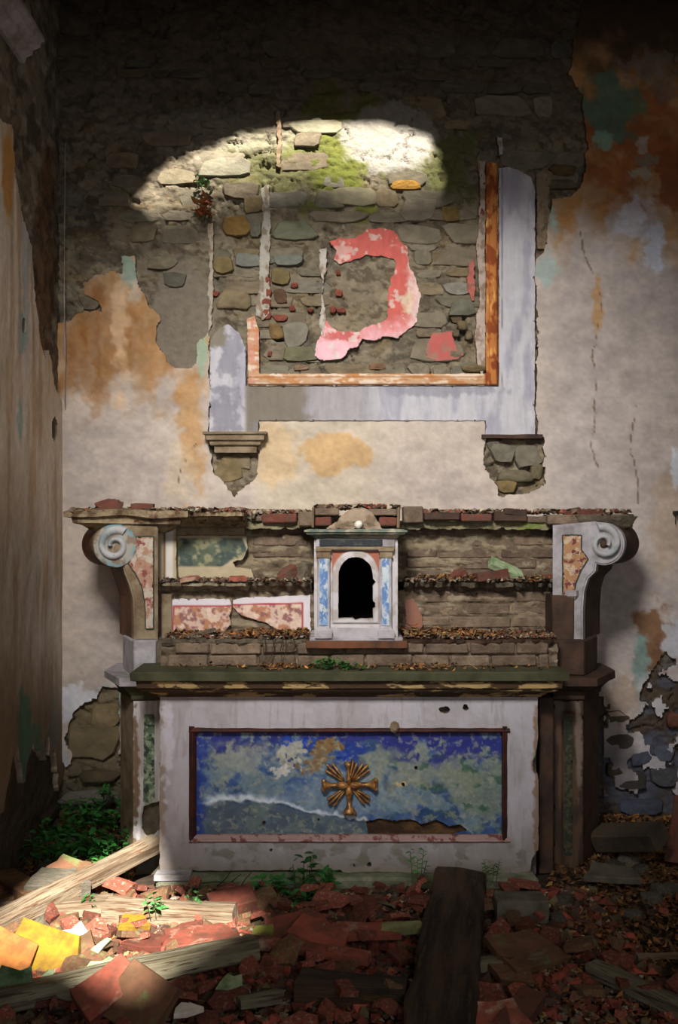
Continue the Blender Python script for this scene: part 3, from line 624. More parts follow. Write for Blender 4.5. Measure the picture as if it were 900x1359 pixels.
# ---------------------------------------------------------------- right wall, ceiling with its breaches, west wall with its doorway
def simple_wall(name, verts, mat, label=None):
    o = new_mesh(name, verts, [tuple(range(len(verts)))], mat, kind='structure')
    return o
def rmap(u, v, h): return (XR-h, u/K, v/K)
wall_right = surface('wall_right', -2.5*K, WALL*K+8, -8, CEIL*K, 12.0, rmap, M['masonry'], None, None,
        lambda u, v: mixc(flat((150, 132, 112), u), (96, 72, 52), ss(.45, .6, fbm(u/60, v/60, 4, 230))), lambda u, v: .02*(fbm(u/40, v/40, 3, 231)-.5), 0, kind='structure')
# the sun reaches the room only through breaches: trace the lit patches back along its rays
def back(p, z):
    t = (p[2]-z)/sun_dir.z; return (p[0]-sun_dir.x*t, p[1]-sun_dir.y*t)
def sheet(name, z, x0, x1, y0, y1, holes, step=.05):
    def sdf(u, v):
        d = np.full(u.shape, 99.0)
        for h in holes: d = np.minimum(d, -rag(h, 2.2, 9, 300)(u, v))
        return d
    hs = [[(p[0]*100, p[1]*100) for p in h] for h in holes]; holes = hs
    return surface(name, x0*100, x1*100, y0*100, y1*100, step*100, lambda u, v, h: (u/100, v/100, z+h), M['masonry'], None, sdf,
                   lambda u, v: flat((70, 60, 50), u), None, .12, kind='structure')
def pw(px, py): p = P(px, py, WALL); return (p.x, p.y, p.z)
upper = [(250,340),(166,248),(180,232),(205,206),(250,180),(300,160),(350,147),(420,139),(480,139),(530,145),(566,158),(584,176),(590,240),(560,350)]
lower = [(60,0),(680,0),(600,232),(540,240),(500,240),(460,236),(430,222),(390,226),(350,236),(300,250),(240,262),(120,280)]
holeA = [back(pw(*p), CEIL) for p in upper]
BLOCKER_Z = 16.0
holeA2 = [back(pw(*p), BLOCKER_Z) for p in lower]
patch = [(-30,1225),(10,1205),(60,1165),(110,1130),(190,1112),(215,1150),(240,1185),(330,1185),(338,1225),(300,1245),(215,1285),(195,1325),(150,1322),(100,1296),(60,1285),(-30,1270)]
def fl(px, py, z=.06):
    Y = (EYE-z)*F/(py-HY); return (PX(px, Y), Y, z)
holeB = [back(fl(*p), CEIL) for p in patch]
sheet('ceiling', CEIL, XL-.3, XR+.3, -4.6, WALL+.3, [holeA, holeB])
bigB = [back(fl(*p), BLOCKER_Z) for p in patch]
cx = sum(p[0] for p in bigB)/len(bigB); cy = sum(p[1] for p in bigB)/len(bigB)
bigB = [(cx+(p[0]-cx)*1.7, cy+(p[1]-cy)*1.5) for p in bigB]
sheet('light_blocker_1', BLOCKER_Z, XL-3, XR+6, -22, 1.5, [holeA2, bigB], .12)  # unseen upper sheet, added to soften the wall patch's lower edge
# west wall with its open doorway, behind the camera
def wsdf(u, v): return -rag([(-60, -50), (110, -50), (110, 230), (60, 290), (0, 290), (-60, 230)], 2, 9, 301)(u, v)
surface('wall_west', (XL-.3)*100, (XR+.3)*100, 0, CEIL*100, 8, lambda u, v, h: (u/100, -4.5+h, v/100), M['masonry'], None, wsdf,
        lambda u, v: flat((120, 108, 92), u), None, .3, kind='structure')
# earth floor
def floor_h(X, Y): return .018*(fbm(X*3, Y*3, 4, 310)-.5)*2+.012*(fbm(X*11, Y*11, 3, 311)-.5)*2+.05*ss(5.2, 5.9, Y)
def fh(x, y): return float(floor_h(np.array([x]), np.array([y]))[0])
surface('floor', (XL-.05)*100, (XR+.05)*100, -460, (WALL+.05)*100, 2.6, lambda u, v, h: (u/100, v/100, h), M['soil'], None, None, None,
        lambda u, v: floor_h(u/100, v/100)-.012, 0, kind='structure')
# unseen arched blocker, added overhead to shade the top of the back wall
ar = []
for k in range(17):
    x = XL-.1+(XR-XL+.2)*k/16; u = (x-.2)/1.9; zz = 3.86+.05*math.sqrt(max(0, 1-u*u))
    ar.append([(x, 4.2, zz), (x, 4.42, zz+.12), (x, 4.42, 4.66), (x, 4.2, 4.66)])
bm_obj('light_blocker_2', loft(ar), M['side'], None, kind='structure')
# ================================================================ the altar
altar = empty('altar', (0.05, 5.45, 0), 'ruined stone and stucco altar with blue painted front and scrolled brackets', 'altar')
A = altar
def bx(name, px0, px1, py0, py1, Yf, Yb_, mat, parent=A, bev=.004, amp=.002, cuts=1, sc=20, seed=0.0):
    bm = box_bm(PX(px0, Yf), PX(px1, Yf), Yf, Yb_, PZ(py1, Yf), PZ(py0, Yf))
    if bev: bevel(bm, bev)
    rough(bm, cuts, amp, sc, seed)
    return bm_obj(name, bm, mat, parent)
# --- marble frontal with its sunk painted panel
inner = [(255,967),(673,967),(673,1116),(255,1116)]
fr_out = rag([(212,924),(714,924),(714,985),(710,1005),(712,1020),(715,1036),(715,1128),(706,1140),(704,1158),(455,1158),(452,1154),(212,1156)], 1.3, 8, 401)
def frontal_sdf(x, y):
    s = np.minimum(fr_out(x, y), -psdf(inner, x, y))
    for cx, cy, rx, ry in ((590, 942, 7, 4.5), (618, 939, 4, 4), (490, 1147, 3.4, 3.2), (359, 1128, 2.2, 2.2), (470, 1148, 1.6, 1.6), (711, 1015, 4, 12)):
        s = np.minimum(s, (np.sqrt(((x-cx)/rx)**2+((y-cy)/ry)**2)-1)*rx*1.0+(fbm(x/3, y/3, 3, 402)-.5)*3)
    return s
def frontal_col(x, y):
    c = flat((176, 170, 176), x)
    c = mixc(c, (154, 147, 148), ss(.42, .66, fbm(x/22, y/60, 5, 403))*.5)
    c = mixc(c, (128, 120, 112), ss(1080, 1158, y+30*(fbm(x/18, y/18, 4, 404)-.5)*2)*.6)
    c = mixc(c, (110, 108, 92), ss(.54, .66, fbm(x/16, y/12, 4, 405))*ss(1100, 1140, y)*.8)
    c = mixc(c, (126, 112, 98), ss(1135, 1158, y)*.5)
    c = mixc(c, (136, 122, 106), blob(x, y, 214, 1030, 6, 110, .5, .9, 406, 10)*.8)
    c = mixc(c, (128, 100, 78), blob(x, y, 713, 1040, 5, 110, .5, .9, 407, 10)*.9)
    c = mixc(c, (206, 204, 214), blob(x, y, 222, 980, 8, 60, .4, .9, 408, 8)*.6)
    c = mixc(c, (140, 132, 128), ss(.6, .7, fbm(x/5, y/40, 4, 409))*.4)
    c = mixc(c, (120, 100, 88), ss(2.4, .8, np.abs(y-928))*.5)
    return c
def frontal_rel(x, y): return .0035*(fbm(x/26, y/26, 4, 410)-.5)*2+.0012*(fbm(x/6, y/6, 3, 411)-.5)*2
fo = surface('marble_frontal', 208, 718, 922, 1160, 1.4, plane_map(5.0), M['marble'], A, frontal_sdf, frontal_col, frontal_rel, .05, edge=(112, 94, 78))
bx('altar_body', 215, 712, 926, 1160, 5.055, 5.95, M['mortar'], bev=.0, amp=.004)
# blue panel, flaked off at the foot
panel = rag([(258,970),(670,970),(670,1108),(600,1107),(622,1102),(610,1094),(596,1097),(580,1088),(560,1093),(545,1087),(520,1089),(505,1086),(486,1090),(489,1112),(258,1112)], 1.5, 8, 420)
def panel_col(x, y):
    ox, oy = x, y; x = x+(fbm(ox/6, oy/6, 5, 960)-.5)*9; y = y+(fbm(ox/6, oy/6, 5, 961)-.5)*9
    c = flat((104, 124, 138), x)
    n = fbm(x/34, y/22, 5, 421); m = fbm(x/12, y/10, 4, 422)
    c = mixc(c, (56, 84, 132), ss(.44, .56, n))
    c = mixc(c, (36, 62, 106), ss(.5, .62, fbm(x/22, y/18, 4, 423))*.8)
    c = mixc(c, (140, 146, 140), blob(x, y, 320, 1005, 46, 22, .6, .9, 424, 14)*.85)
    c = mixc(c, (132, 138, 124), blob(x, y, 560, 1020, 80, 34, .5, .8, 425, 16)*.85)
    c = mixc(c, (120, 130, 110), blob(x, y, 640, 1050, 36, 40, .5, .9, 426, 14)*.7)
    c = mixc(c, (128, 146, 160), blob(x, y, 455, 1060, 70, 30, .6, .8, 427, 14)*.75)
    c = mixc(c, (50, 84, 66), ss(.6, .7, fbm(x/16, y/13, 4, 428))*ss(500, 560, x)*.8)
    # deep blue along the top and left edge
    top = ss(1004, 978, y+26*(fbm(x/26, y/14, 4, 429)-.5)*2+14*ss(480, 560, x)*-1)
    c = mixc(c, (34, 40, 118), top*ss(.3, .42, fbm(x/14, y/12, 3, 430))*.95)
    c = mixc(c, (20, 46, 140), ss(284, 262, x+16*(m-.5)*2)*.85)
    c = mixc(c, (28, 70, 170), blob(x, y, 400, 986, 26, 7, .4, .6, 431, 8)*.9)
    c = mixc(c, (30, 60, 150), blob(x, y, 466, 996, 24, 10, .4, .9, 432, 8)*.8)
    c = mixc(c, (22, 50, 132), ss(662, 672, x)*.6)
    # grey foot below the white wavy break
    wave = 1071-8*np.sin((x-262)/44.0)*ss(262, 300, x)+.05*(x-350)+6*(fbm(x/24, y/90, 3, 433)-.5)*2
    left = ss(492, 484, x)*ss(262, 280, x)
    c = mixc(c, (78, 92, 104), left*ss(0, 6, y-wave)*.92)
    c = mixc(c, (106, 122, 116), left*ss(0, 6, y-wave)*ss(.5, .62, fbm(x/15, y/12, 4, 434))*.7)
    c = mixc(c, (196, 208, 222), left*ss(9, 1, np.abs(y-wave+4)+3*(m-.3))*ss(400, 340, x)*.95)
    # bare ochre ground showing round the cross
    c = mixc(c, (132, 102, 62), blob(x, y, 434, 990, 20, 9, .2, .8, 435, 7)*.95)
    c = mixc(c, (128, 100, 62), blob(x, y, 420, 1012, 20, 12, .2, 1.2, 436, 6)*.9)
    c = mixc(c, (188, 180, 160), blob(x, y, 388, 996, 14, 16, .2, 1.2, 437, 6)*.85)
    c = mixc(c, (200, 196, 186), blob(x, y, 374, 1024, 14, 6, .2, .9, 438, 6)*.85)
    c = mixc(c, (150, 150, 132), ss(.62, .66, fbm(x/6, y/5, 4, 439))*.6)
    c = mixc(c, (190, 160, 110), blob(x, y, 533, 1041, 9, 3.2, .3, .4, 440, 5)*.9)
    c = mixc(c, (206, 214, 224), left*ss(4, .5, np.abs(y-wave+2))*.9)
    return c*(.86+.28*fbm(ox/4, oy/4, 4, 962))[:, None]
def panel_sdf(x, y):
    s = panel(x, y)
    for cx, cy, r in ((350, 1093, 2.6), (401, 1105, 1.4), (552, 1019, 2.4), (535, 1041, 2.2), (423, 1088, 1.4)):
        s = np.minimum(s, (np.hypot(x-cx, (y-cy)*.8)-r)+(fbm(x/3, y/3, 3, 441)-.5)*2)
    return s
def panel_rel(x, y):
    wave = 1071-8*np.sin((x-262)/44.0)*ss(262, 300, x)+.05*(x-350)+6*(fbm(x/24, y/90, 3, 433)-.5)*2
    left = ss(492, 484, x)*ss(262, 280, x)
    return .002*(fbm(x/14, y/12, 4, 442)-.5)*2-.006*left*ss(-1, 3, y-wave)-.004*blob(x, y, 430, 1000, 26, 20, .2, 1.0, 443, 7)
surface('painted_panel', 254, 674, 966, 1116, 1.25, plane_map(5.022), M['marble'], A, panel_sdf, panel_col, panel_rel, .012, edge=(70, 56, 44))['label'] = 'blue painted panel with flaking clouds'
surface('panel_backing', 250, 680, 962, 1120, 3, plane_map(5.044), M['masonry'], A, None, lambda x, y: mixc(flat((96, 70, 44), x), (62, 44, 30), ss(.4, .6, fbm(x/18, y/8, 4, 445))),
        lambda x, y: .006*(fbm(x/14, y/8, 4, 446)-.5)*2, 0)
def bar(name, px0, px1, py0, py1, mat, horiz, Y=4.998, d=.03, parent=A, prof=None, seed=0.0):
    """a length of moulding: stepped section with a rounded inner bead"""
    x0, x1, z0, z1 = PX(px0, Y), PX(px1, Y), PZ(py1, Y), PZ(py0, Y)
    prof = prof or [(0, .03), (0, -.004), (.22, -.010), (.45, -.004), (.55, -.004), (.8, .004), (1, .012), (1, .03)]
    if horiz: rs_ = [[(x, Y+o, z0+(z1-z0)*t) for t, o in prof] for x in np.linspace(x0, x1, max(2, int((x1-x0)/.04)))]
    else: rs_ = [[(x0+(x1-x0)*t, Y+o, z) for t, o in prof] for z in np.linspace(z0, z1, max(2, int((z1-z0)/.04)))]
    bm = loft(rs_)
    for v in bm.verts: v.co += mn.noise_vector(v.co*22+Vector((seed, 0, 0)))*.0016
    return bm_obj(name, bm, mat, parent)
bar('panel_moulding', 251, 677, 964, 972, M['redwood'], True, seed=1)
bar('panel_moulding', 251, 677, 1109, 1118, M['pinkish'], True, seed=2)
bar('panel_moulding', 251, 260, 964, 1118, M['redwood'], False, seed=3)
bar('panel_moulding', 667, 676, 964, 1118, M['redwood'], False, seed=4)
lump = loft([[(PX(524, 4.98)+r*math.cos(a), 4.996-d, PZ(966, 4.98)+.0+1.2*r*math.sin(a)) for a in np.linspace(0, 2*math.pi, 9)[:-1]] for r, d in ((.024, 0), (.022, .014), (.012, .024))])
bm_obj('plaster_lump', rough(lump, 1, .004, 40), M['ochre'], A)
# --- the gilded cross with its rays
cr = bpy.data.objects.new('rayed_cross', None); C.objects.link(cr); cr.parent = A; cr.matrix_parent_inverse = Matrix.Translation(-A.location)
cr.location = P(463, 1042, 4.99); cr['label'] = 'gilded cross with bundles of rays'
def lobed(ax, ay, bx_, by_, prof, Y=5.004, n=8, flatn=.8):
    a = Vector((ax, ay)); b = Vector((bx_, by_)); d = (b-a); L = d.length; d /= L; nrm = Vector((-d.y, d.x)); rs_ = []
    for t, r in prof:
        c = a+d*L*t; ring_ = []
        for k in range(n):
            th = 2*math.pi*k/n; off = nrm*(r*math.cos(th)); q = P(c.x+off.x, c.y+off.y, Y)
            q.y -= max(-.0, r*flatn*math.sin(th)*Y/F)+.001*(math.sin(th) < 0); ring_.append(q)
        rs_.append(ring_)
    return loft(rs_)
def under(o, par):
    o.parent = par; o.matrix_parent_inverse = Matrix.Translation(-(A.location))@Matrix.Identity(4) if par is A else (Matrix.Translation(-(cr.location))) ; return o
arm = [(0, 1.5), (.06, 4), (.14, 5), (.3, 5.2), (.42, 3.6), (.5, 3.0), (.68, 3.2), (.76, 4.6), (.84, 7.0), (.9, 7.6), (.95, 5.5), (1, 2.0)]
for ex, ey, sc_ in ((427, 1042, 1), (501, 1041, 1), (464, 1081, 1.02), (462, 1010, .7)):
    o = bm_obj('cross_arm', lobed(463, 1042, ex, ey, [(t, r*sc_) for t, r in arm], flatn=1.5), M['gold'], None, True); under(o, cr)
    d = Vector((ex-463, ey-1042)).normalized(); nn = Vector((-d.y, d.x))
    if sc_ >= 1:
        for s_ in (-1, 1):
            c_ = Vector((ex, ey))-d*2+nn*s_*5.4
            q = lobed(c_.x-d.x*4, c_.y-d.y*4, c_.x+d.x*3, c_.y+d.y*3, [(0, .6), (.25, 3.2), (.5, 4), (.75, 3.2), (1, .6)], flatn=1.7)
            under(bm_obj('cross_knob', q, M['gold'], None, True), cr)
for ang, L0, L1 in ((-137, 11, 41), (-47, 9, 38), (41, 12, 36), (136, 12, 38), (-80, 9, 34)):
    for da in (-10, 0, 10):
        a = math.radians(ang+da); L = L1*(1-.1*abs(da)/12)*(1.0 if da not in (12,) else .9)
        q = lobed(463+L0*math.cos(a)*.8, 1042+L0*math.sin(a)*.8, 463+L*math.cos(a), 1042+L*math.sin(a), [(0, .5), (.2, 1.2), (.9, 2.0), (1, .9)], flatn=1.5, n=6)
        under(bm_obj('ray', q, M['gold'], None, True), cr)
# --- mensa slab and its painted cornice
Ym = 4.88
x0, x1 = PX(212, 5.0), PX(715, 5.0)
zt = PZ(892, Ym); zb = PZ(905, Ym)
ms = ringmould(x0+.0, x1, 5.0, 5.62, [(.105, zb), (.118, zb+.004), (.12, zt-.006), (.112, zt)])
bm_obj('mensa_slab', rough(ms, 3, .0025, 9), M['olive'], A)['label'] = 'mossy greenish altar slab'
z3 = PZ(924, 5.0)
mc = ringmould(x0, x1, 5.0, 5.6, [(.0, z3-.004), (.012, z3), (.014, z3+.008), (.022, z3+.010), (.035, z3+.022), (.06, z3+.03), (.075, z3+.036), (.08, z3+.05), (.092, z3+.052), (.096, zb)])
bm_obj('mensa_cornice', rough(mc, 1, .0012, 14), M['flaky'], A)['label'] = 'dark cornice with flaked ochre paint'
# plinth step
st = box_bm(PX(206, 4.9), PX(716, 4.9), 4.92, 5.1, -.02, PZ(1166, 4.92))
bm_obj('plinth_step', rough(bevel(st, .012), 4, .006, 8), M['lichen'] if False else material('mossy_step', (132, 132, 112), (86, 96, 66), 8, .4, .6, bscale=40, bump=.9, bdist=.012, var=.25), A)
bx('step_slab', 204, 252, 1162, 1170, 4.91, 5.0, M['greywhite'], bev=.003, amp=.002, seed=5)
# ---------------------------------------------------------------- wings
def prism(name, poly, Yf, Yb_, dx, mats, parent=A, bev=.006, dxf=0):
    """px outline at depth Yf, carried back to Yb_ and sideways by dx metres"""
    n = len(poly); f = [P(x, y, Yf) for x, y in poly]
    V = []; steps = 7
    for k in range(steps+1):
        t = k/steps
        for p in f: V.append((p.x+dx*t, Yf+(Yb_-Yf)*t, p.z))
    Fs = [tuple(range(n)), tuple(reversed(range(steps*n, (steps+1)*n)))]; fm = [0, 1]
    for k in range(steps):
        for i in range(n):
            Fs.append((k*n+(i+1) % n, k*n+i, (k+1)*n+i, (k+1)*n+(i+1) % n)); fm.append(1 if k > 0 else 0)
    me = bpy.data.meshes.new(name); me.from_pydata(V, [], Fs)
    for m in mats: me.materials.append(m)
    me.polygons.foreach_set('material_index', fm)
    bm = bmesh.new(); bm.from_mesh(me); bpy.data.meshes.remove(me)
    bmesh.ops.recalc_face_normals(bm, faces=bm.faces)
    if bev:
        es = [e for e in bm.edges if all(abs(v.co.y-Yf) < 1e-5 for v in e.verts)]
        bmesh.ops.bevel(bm, geom=es, offset=bev, segments=2, affect='EDGES', clamp_overlap=True)
    for v in bm.verts: v.co += mn.noise_vector(v.co*12)*.0022
    return bm_obj(name, bm, mats, parent)
def arcpts(cx, cy, r, a0, a1, n):
    return [(cx+r*math.cos(math.radians(a0+(a1-a0)*k/n)), cy+r*math.sin(math.radians(a0+(a1-a0)*k/n))) for k in range(n+1)]
def spiral(name, cx, cy, r0, r1, a0, turns, sgn, Y, wpx, mat, parent, hgt=.022):
    V = []; Fs = []; n = 46; m = 5
    for i in range(n+1):
        t = i/n; a = math.radians(a0)+sgn*turns*2*math.pi*t; r = r0+(r1-r0)*t**.85; w = wpx*(1-.45*t)
        for j in range(m+1):
            s_ = j/m; rr = r-w*s_; hh = hgt*math.sin(math.pi*(.12+.8*s_))*(1+.5*t)
            p = P(cx+rr*math.cos(a), cy+rr*math.sin(a), Y); V.append((p.x, Y-(hh if 0 < j < m else -.01), p.z))
    for i in range(n):
        for j in range(m): a = i*(m+1)+j; Fs.append((a, a+1, a+m+2, a+m+1))
    bm = bmesh.new(); vs_ = [bm.verts.new(v) for v in V]
    for f in Fs: bm.faces.new([vs_[k] for k in f])
    return bm_obj(name, bm, mat, parent, True)
YF = 5.25
M['volute'] = material('blue_white_volute', (168, 166, 166), (130, 138, 138), 12, .5, .66, rough=.6, bscale=60, bump=.4, alt2=(60, 98, 116), s2=16, lo2=.64, hi2=.69)
M['coral'] = material('coral_marbling', (160, 122, 100), (176, 162, 146), 22, .48, .56, rough=.5, bscale=60, bump=.2, alt2=(128, 66, 60), s2=20, lo2=.56, hi2=.64)
M['ambermarble'] = material('amber_marbling', (160, 118, 82), (184, 162, 136), 24, .5, .56, rough=.5, bscale=60, bump=.2, alt2=(104, 44, 48), s2=26, lo2=.54, hi2=.6)
M['greenmarble'] = material('green_marbling', (90, 108, 84), (150, 160, 136), 40, .5, .56, rough=.5, bscale=60, bump=.2, alt2=(46, 60, 50), s2=32, lo2=.54, hi2=.6)
M['bluemarble'] = material('blue_marbling', (180, 188, 192), (88, 120, 168), 46, .48, .56, rough=.5, bscale=60, bump=.2, alt2=(120, 150, 186), s2=22, lo2=.52, hi2=.6, stretch=(1, 1, .6))
def bracket(cx, cy, r, poly_tail, dx, facemat, label, sgn, a_start, a_end):
    poly = arcpts(cx, cy, r, a_start, a_end, 20)+poly_tail
    o = prism('scroll_bracket', poly, YF, 5.6, dx, [facemat, M['brown'] if sgn < 0 else M['darkbrown']], A, .008)  # right bracket's sides in darker brown, their shade put into the colour
    o['label'] = label; return o
# left: circle from its top, round the left, to the bottom; then down the shaft
left_tail = [(166,762),(172,776),(177,795),(178,820),(178,850),(210,850),(210,697),(170,694)]
bl = bracket(153, 724, 29, left_tail, -.145, M['ochre'], 'left scrolled bracket with coral inlay', -1, -75, -290)
surface('volute_disc', 122, 184, 692, 756, 1.2, plane_map(YF-.008), M['marble'], bl, lambda x, y: 28.5-np.hypot(x-153, y-724)+(fbm(x/6, y/6, 3, 530)-.5)*2,
        lambda x, y: mixc(mixc(flat((150, 146, 136), x), (108, 140, 148), ss(.42, .55, fbm(x/7, y/7, 4, 531))*ss(20, 27, np.hypot(x-153, y-724))), (118, 96, 76), ss(.52, .64, fbm(x/9, y/9, 4, 532))*.8), None, .01)
spv = spiral('volute', 153, 724, 30, 10, -55, 1.35, -1, YF-.002, 15, M['volute'], bl)
right_tail = [(790,758),(780,768),(775,785),(773,810),(773,850),(733,850),(733,697),(790,692)]
br_ = bracket(801, 722, 28, right_tail, .175, M['greywhite'], 'right scrolled bracket with amber inlay and brown edge darkened as shade', 1, -105, 110)
spiral('volute', 801, 721, 29, 9, -110, 1.4, 1, YF-.002, 13, M['volute'], br_)
def ball(name, px, py, Y, rpx, mat, parent, dep=1.0, seed=0.0):
    bm = bmesh.new(); bmesh.ops.create_icosphere(bm, subdivisions=2, radius=rpx*Y/F)
    c = P(px, py, Y)
    for v in bm.verts: v.co.y *= dep; v.co += c; v.co += mn.noise_vector(v.co*30+Vector((seed, 0, 0)))*.004
    return bm_obj(name, bm, mat, parent, True)
ball('volute_eye', 158, 730, YF, 9, M['ochre'], bl, .5); ball('volute_eye', 802, 722, YF, 6, M['darkbrown'], br_, .8, 3)
def inlay(name, poly, mat, line, Y=YF, parent=A, h=.004, s=0):
    xs = [p[0] for p in poly]; ys = [p[1] for p in poly]
    f = rag(poly, .5, 7, s)
    lo = surface(name+'_border', min(xs)-4, max(xs)+4, min(ys)-4, max(ys)+4, 1.2, plane_map(Y-h*.5), line, parent, lambda x, y: f(x, y)+1.6, None, None, .01)
    return surface(name, min(xs)-3, max(xs)+3, min(ys)-3, max(ys)+3, 1.2, plane_map(Y-h), mat, parent, f, None, None, .01)
M['teal'] = material('dark_teal_line', (40, 58, 50), (70, 60, 44), 20, .5, .6, bscale=40, bump=.1)
inlay('inlay', [(181,713),(203,713),(203,834),(194,834),(193,800),(189,778),(180,760),(171,748),(178,738),(181,728)], M['coral'], M['teal'], YF-.004, bl, s=500)
inlay('inlay', [(748,711),(771,711),(771,730),(780,742),(771,756),(763,775),(760,800),(759,838),(748,838)], M['ambermarble'], M['teal'], YF-.004, br_, s=501)
# reveals between the scroll brackets and the steps
bx('wing_panel', 733, 762, 790, 850, 5.235, 5.5, M['darkbrown'], amp=.003)
# blocks and caps under the brackets, and the piers that carry them
def foot(pts, py0, py1, Yr, mats, name, parent=A, amp=.003, bev=.006, zz=None):
    z0, z1 = (PZ(py1, Yr), PZ(py0, Yr)) if zz is None else zz
    bm = loft([[(x, y, z0) for x, y in pts], [(x, y, z1) for x, y in pts]])
    if bev: bevel(bm, bev)
    rough(bm, 2, amp, 10, 3.3); return bm_obj(name, bm, mats, parent)
z_cap = PZ(900, 5.12)
foot([(PX(177, 5.2), 5.2), (PX(207, 5.2), 5.2), (PX(207, 5.2), 5.6), (PX(163, 5.45), 5.6), (PX(163, 5.45), 5.45)], 850, 900, 5.2, M['greywhite'], 'bracket_block', zz=(z_cap, PZ(850, 5.2)))
foot([(PX(206, 5.22), 5.22), (PX(230, 5.22), 5.22), (PX(230, 5.22), 5.6), (PX(206, 5.22), 5.6)], 850, 900, 5.2, M['mortar'], 'bracket_block', amp=.006, zz=(z_cap, PZ(852, 5.2)))
foot([(PX(737, 5.2), 5.2), (PX(776, 5.2), 5.2), (PX(793, 5.45), 5.45), (PX(793, 5.45), 5.6), (PX(737, 5.2), 5.6)], 850, 900, 5.2, M['darkbrown'], 'bracket_block', zz=(z_cap, PZ(850, 5.2)), amp=.005)
def pier_pts(o, side):
    if side < 0: return [(PX(177, 5.2)-o*.7, 5.2-o), (PX(222, 5.2)+o*.3, 5.2-o), (PX(222, 5.2)+o*.3, 5.7), (PX(160, 5.45)-o, 5.7), (PX(160, 5.45)-o, 5.45-o*.4)]
    return [(PX(735, 5.2)-o*.3, 5.2-o), (PX(773, 5.2)+o*.7, 5.2-o), (PX(795, 5.45)+o, 5.45-o*.4), (PX(795, 5.45)+o, 5.7), (PX(735, 5.2)-o*.3, 5.7)]
for side, pm, cm in ((-1, M['greywhite'], M['greywhite']), (1, M['darkbrown'], M['darkbrown'])):  # right pier gets dark brown, partly its own colour, partly painted shade
    zc0 = PZ(912, 5.12)
    rr = [(0, PZ(932, 5.15)), (.01, PZ(930, 5.15)), (.012, PZ(925, 5.15)), (.03, PZ(919, 5.15)), (.05, PZ(914, 5.15)), (.052, zc0)]
    bm_obj('pier_cornice', rough(loft([[(x, y, z) for x, y in pier_pts(o, side)] for o, z in rr]), 1, .002, 14), M['olive'] if side < 0 else M['darkbrown'], A)
    rr = [(.072, zc0), (.078, zc0+.004), (.078, z_cap-.004), (.07, z_cap)]
    bm_obj('pier_cap', rough(loft([[(x, y, z) for x, y in pier_pts(o, side)] for o, z in rr]), 2, .003, 14, side), cm, A)
    # pier core, set back behind the stucco facing
    core = pier_pts(-.03, side)
    bm_obj('pier_core', rough(loft([[(x, y, z) for x, y in core] for z in (-.02, PZ(928, 5.2))]), 2, .004, 10), M['mortar'] if side < 0 else M['darkbrown'], A)
    pts = pier_pts(0, side)
    # splayed outer face
    if side < 0: sp = [pts[3], pts[4], pts[0], (pts[0][0]+.02, pts[0][1]+.03), (pts[4][0]+.03, pts[4][1]+.02), (pts[3][0]+.03, pts[3][1])]
    else: sp = [pts[3], pts[2], pts[1], (pts[1][0]-.02, pts[1][1]+.03), (pts[2][0]-.03, pts[2][1]+.02), (pts[3][0]-.03, pts[3][1])]
    zs = PZ(1128, 5.2) if side < 0 else .0
    bm_obj('pier_side', rough(loft([[(x, y, z) for x, y in sp] for z in (zs, PZ(930, 5.2))]), 2, .0025, 10), M['ochre'] if side < 0 else M['darkbrown'], A)
def pier_face_sdf(x, y):
    s = rag([(177,930),(222,930),(222,1170),(206,1170),(186,1128),(177,1128)], 1.2, 8, 510)(x, y)
    return np.minimum(s, -rag([(190,1070),(212,1062),(214,1098),(205,1106),(196,1110),(188,1100)], 1.8, 6, 511)(x, y))
surface('pier_face', 174, 224, 928, 1172, 1.3, plane_map(5.2), M['marble'], A, pier_face_sdf,
        lambda x, y: mixc(mixc(flat((166, 158, 154), x), (196, 192, 194), ss(.45, .6, fbm(x/6, y/40, 4, 512))), (120, 96, 74), blob(x, y, 180, 1030, 4, 80, .5, .9, 513, 8)),
        lambda x, y: .003*(fbm(x/9, y/18, 3, 514)-.5)*2, .032, edge=(104, 82, 64))
surface('green_inlay', 186, 210, 944, 1070, 1.1, plane_map(5.194), M['greenmarble'], A, rag([(191,948),(205,948),(205,1060),(198,1066),(190,1064)], .6, 6, 515), None, None, .006)
surface('pier_face', 733, 778, 928, 1166, 1.6, plane_map(5.2), M['marble'], A, psdf_ if False else (lambda x, y: rag([(735,930),(774,930),(774,1160),(735,1160)], .8, 8, 516)(x, y)),
        lambda x, y: mixc(mixc(flat((84, 62, 46), x), (56, 42, 32), ss(.45, .6, fbm(x/9, y/50, 4, 517))), (120, 104, 92), blob(x, y, 768, 990, 4, 60, .4, .6, 518, 8)*.9),
        lambda x, y: .003*(fbm(x/9, y/18, 3, 519)-.5)*2-.010*ss(746, 748, x)*ss(763, 761, x)*ss(944, 948, y), .032)
surface('green_inlay', 744, 766, 944, 1140, 1.4, plane_map(5.208), material('dark_green_marbling', (44, 50, 38), (74, 72, 52), 40, .5, .56, rough=.5, bscale=60, bump=.2), A, rag([(749,950),(760,950),(760,1136),(749,1136)], .6, 6, 520), None, None, .006)
bx('side_pilaster', 716, 735, 926, 1160, 5.12, 5.6, M['darkbrown'], amp=.003, cuts=3)
bx('pier_base', 178, 224, 1128, 1170, 5.17, 5.4, M['rock'], amp=.008, cuts=2, bev=.01)

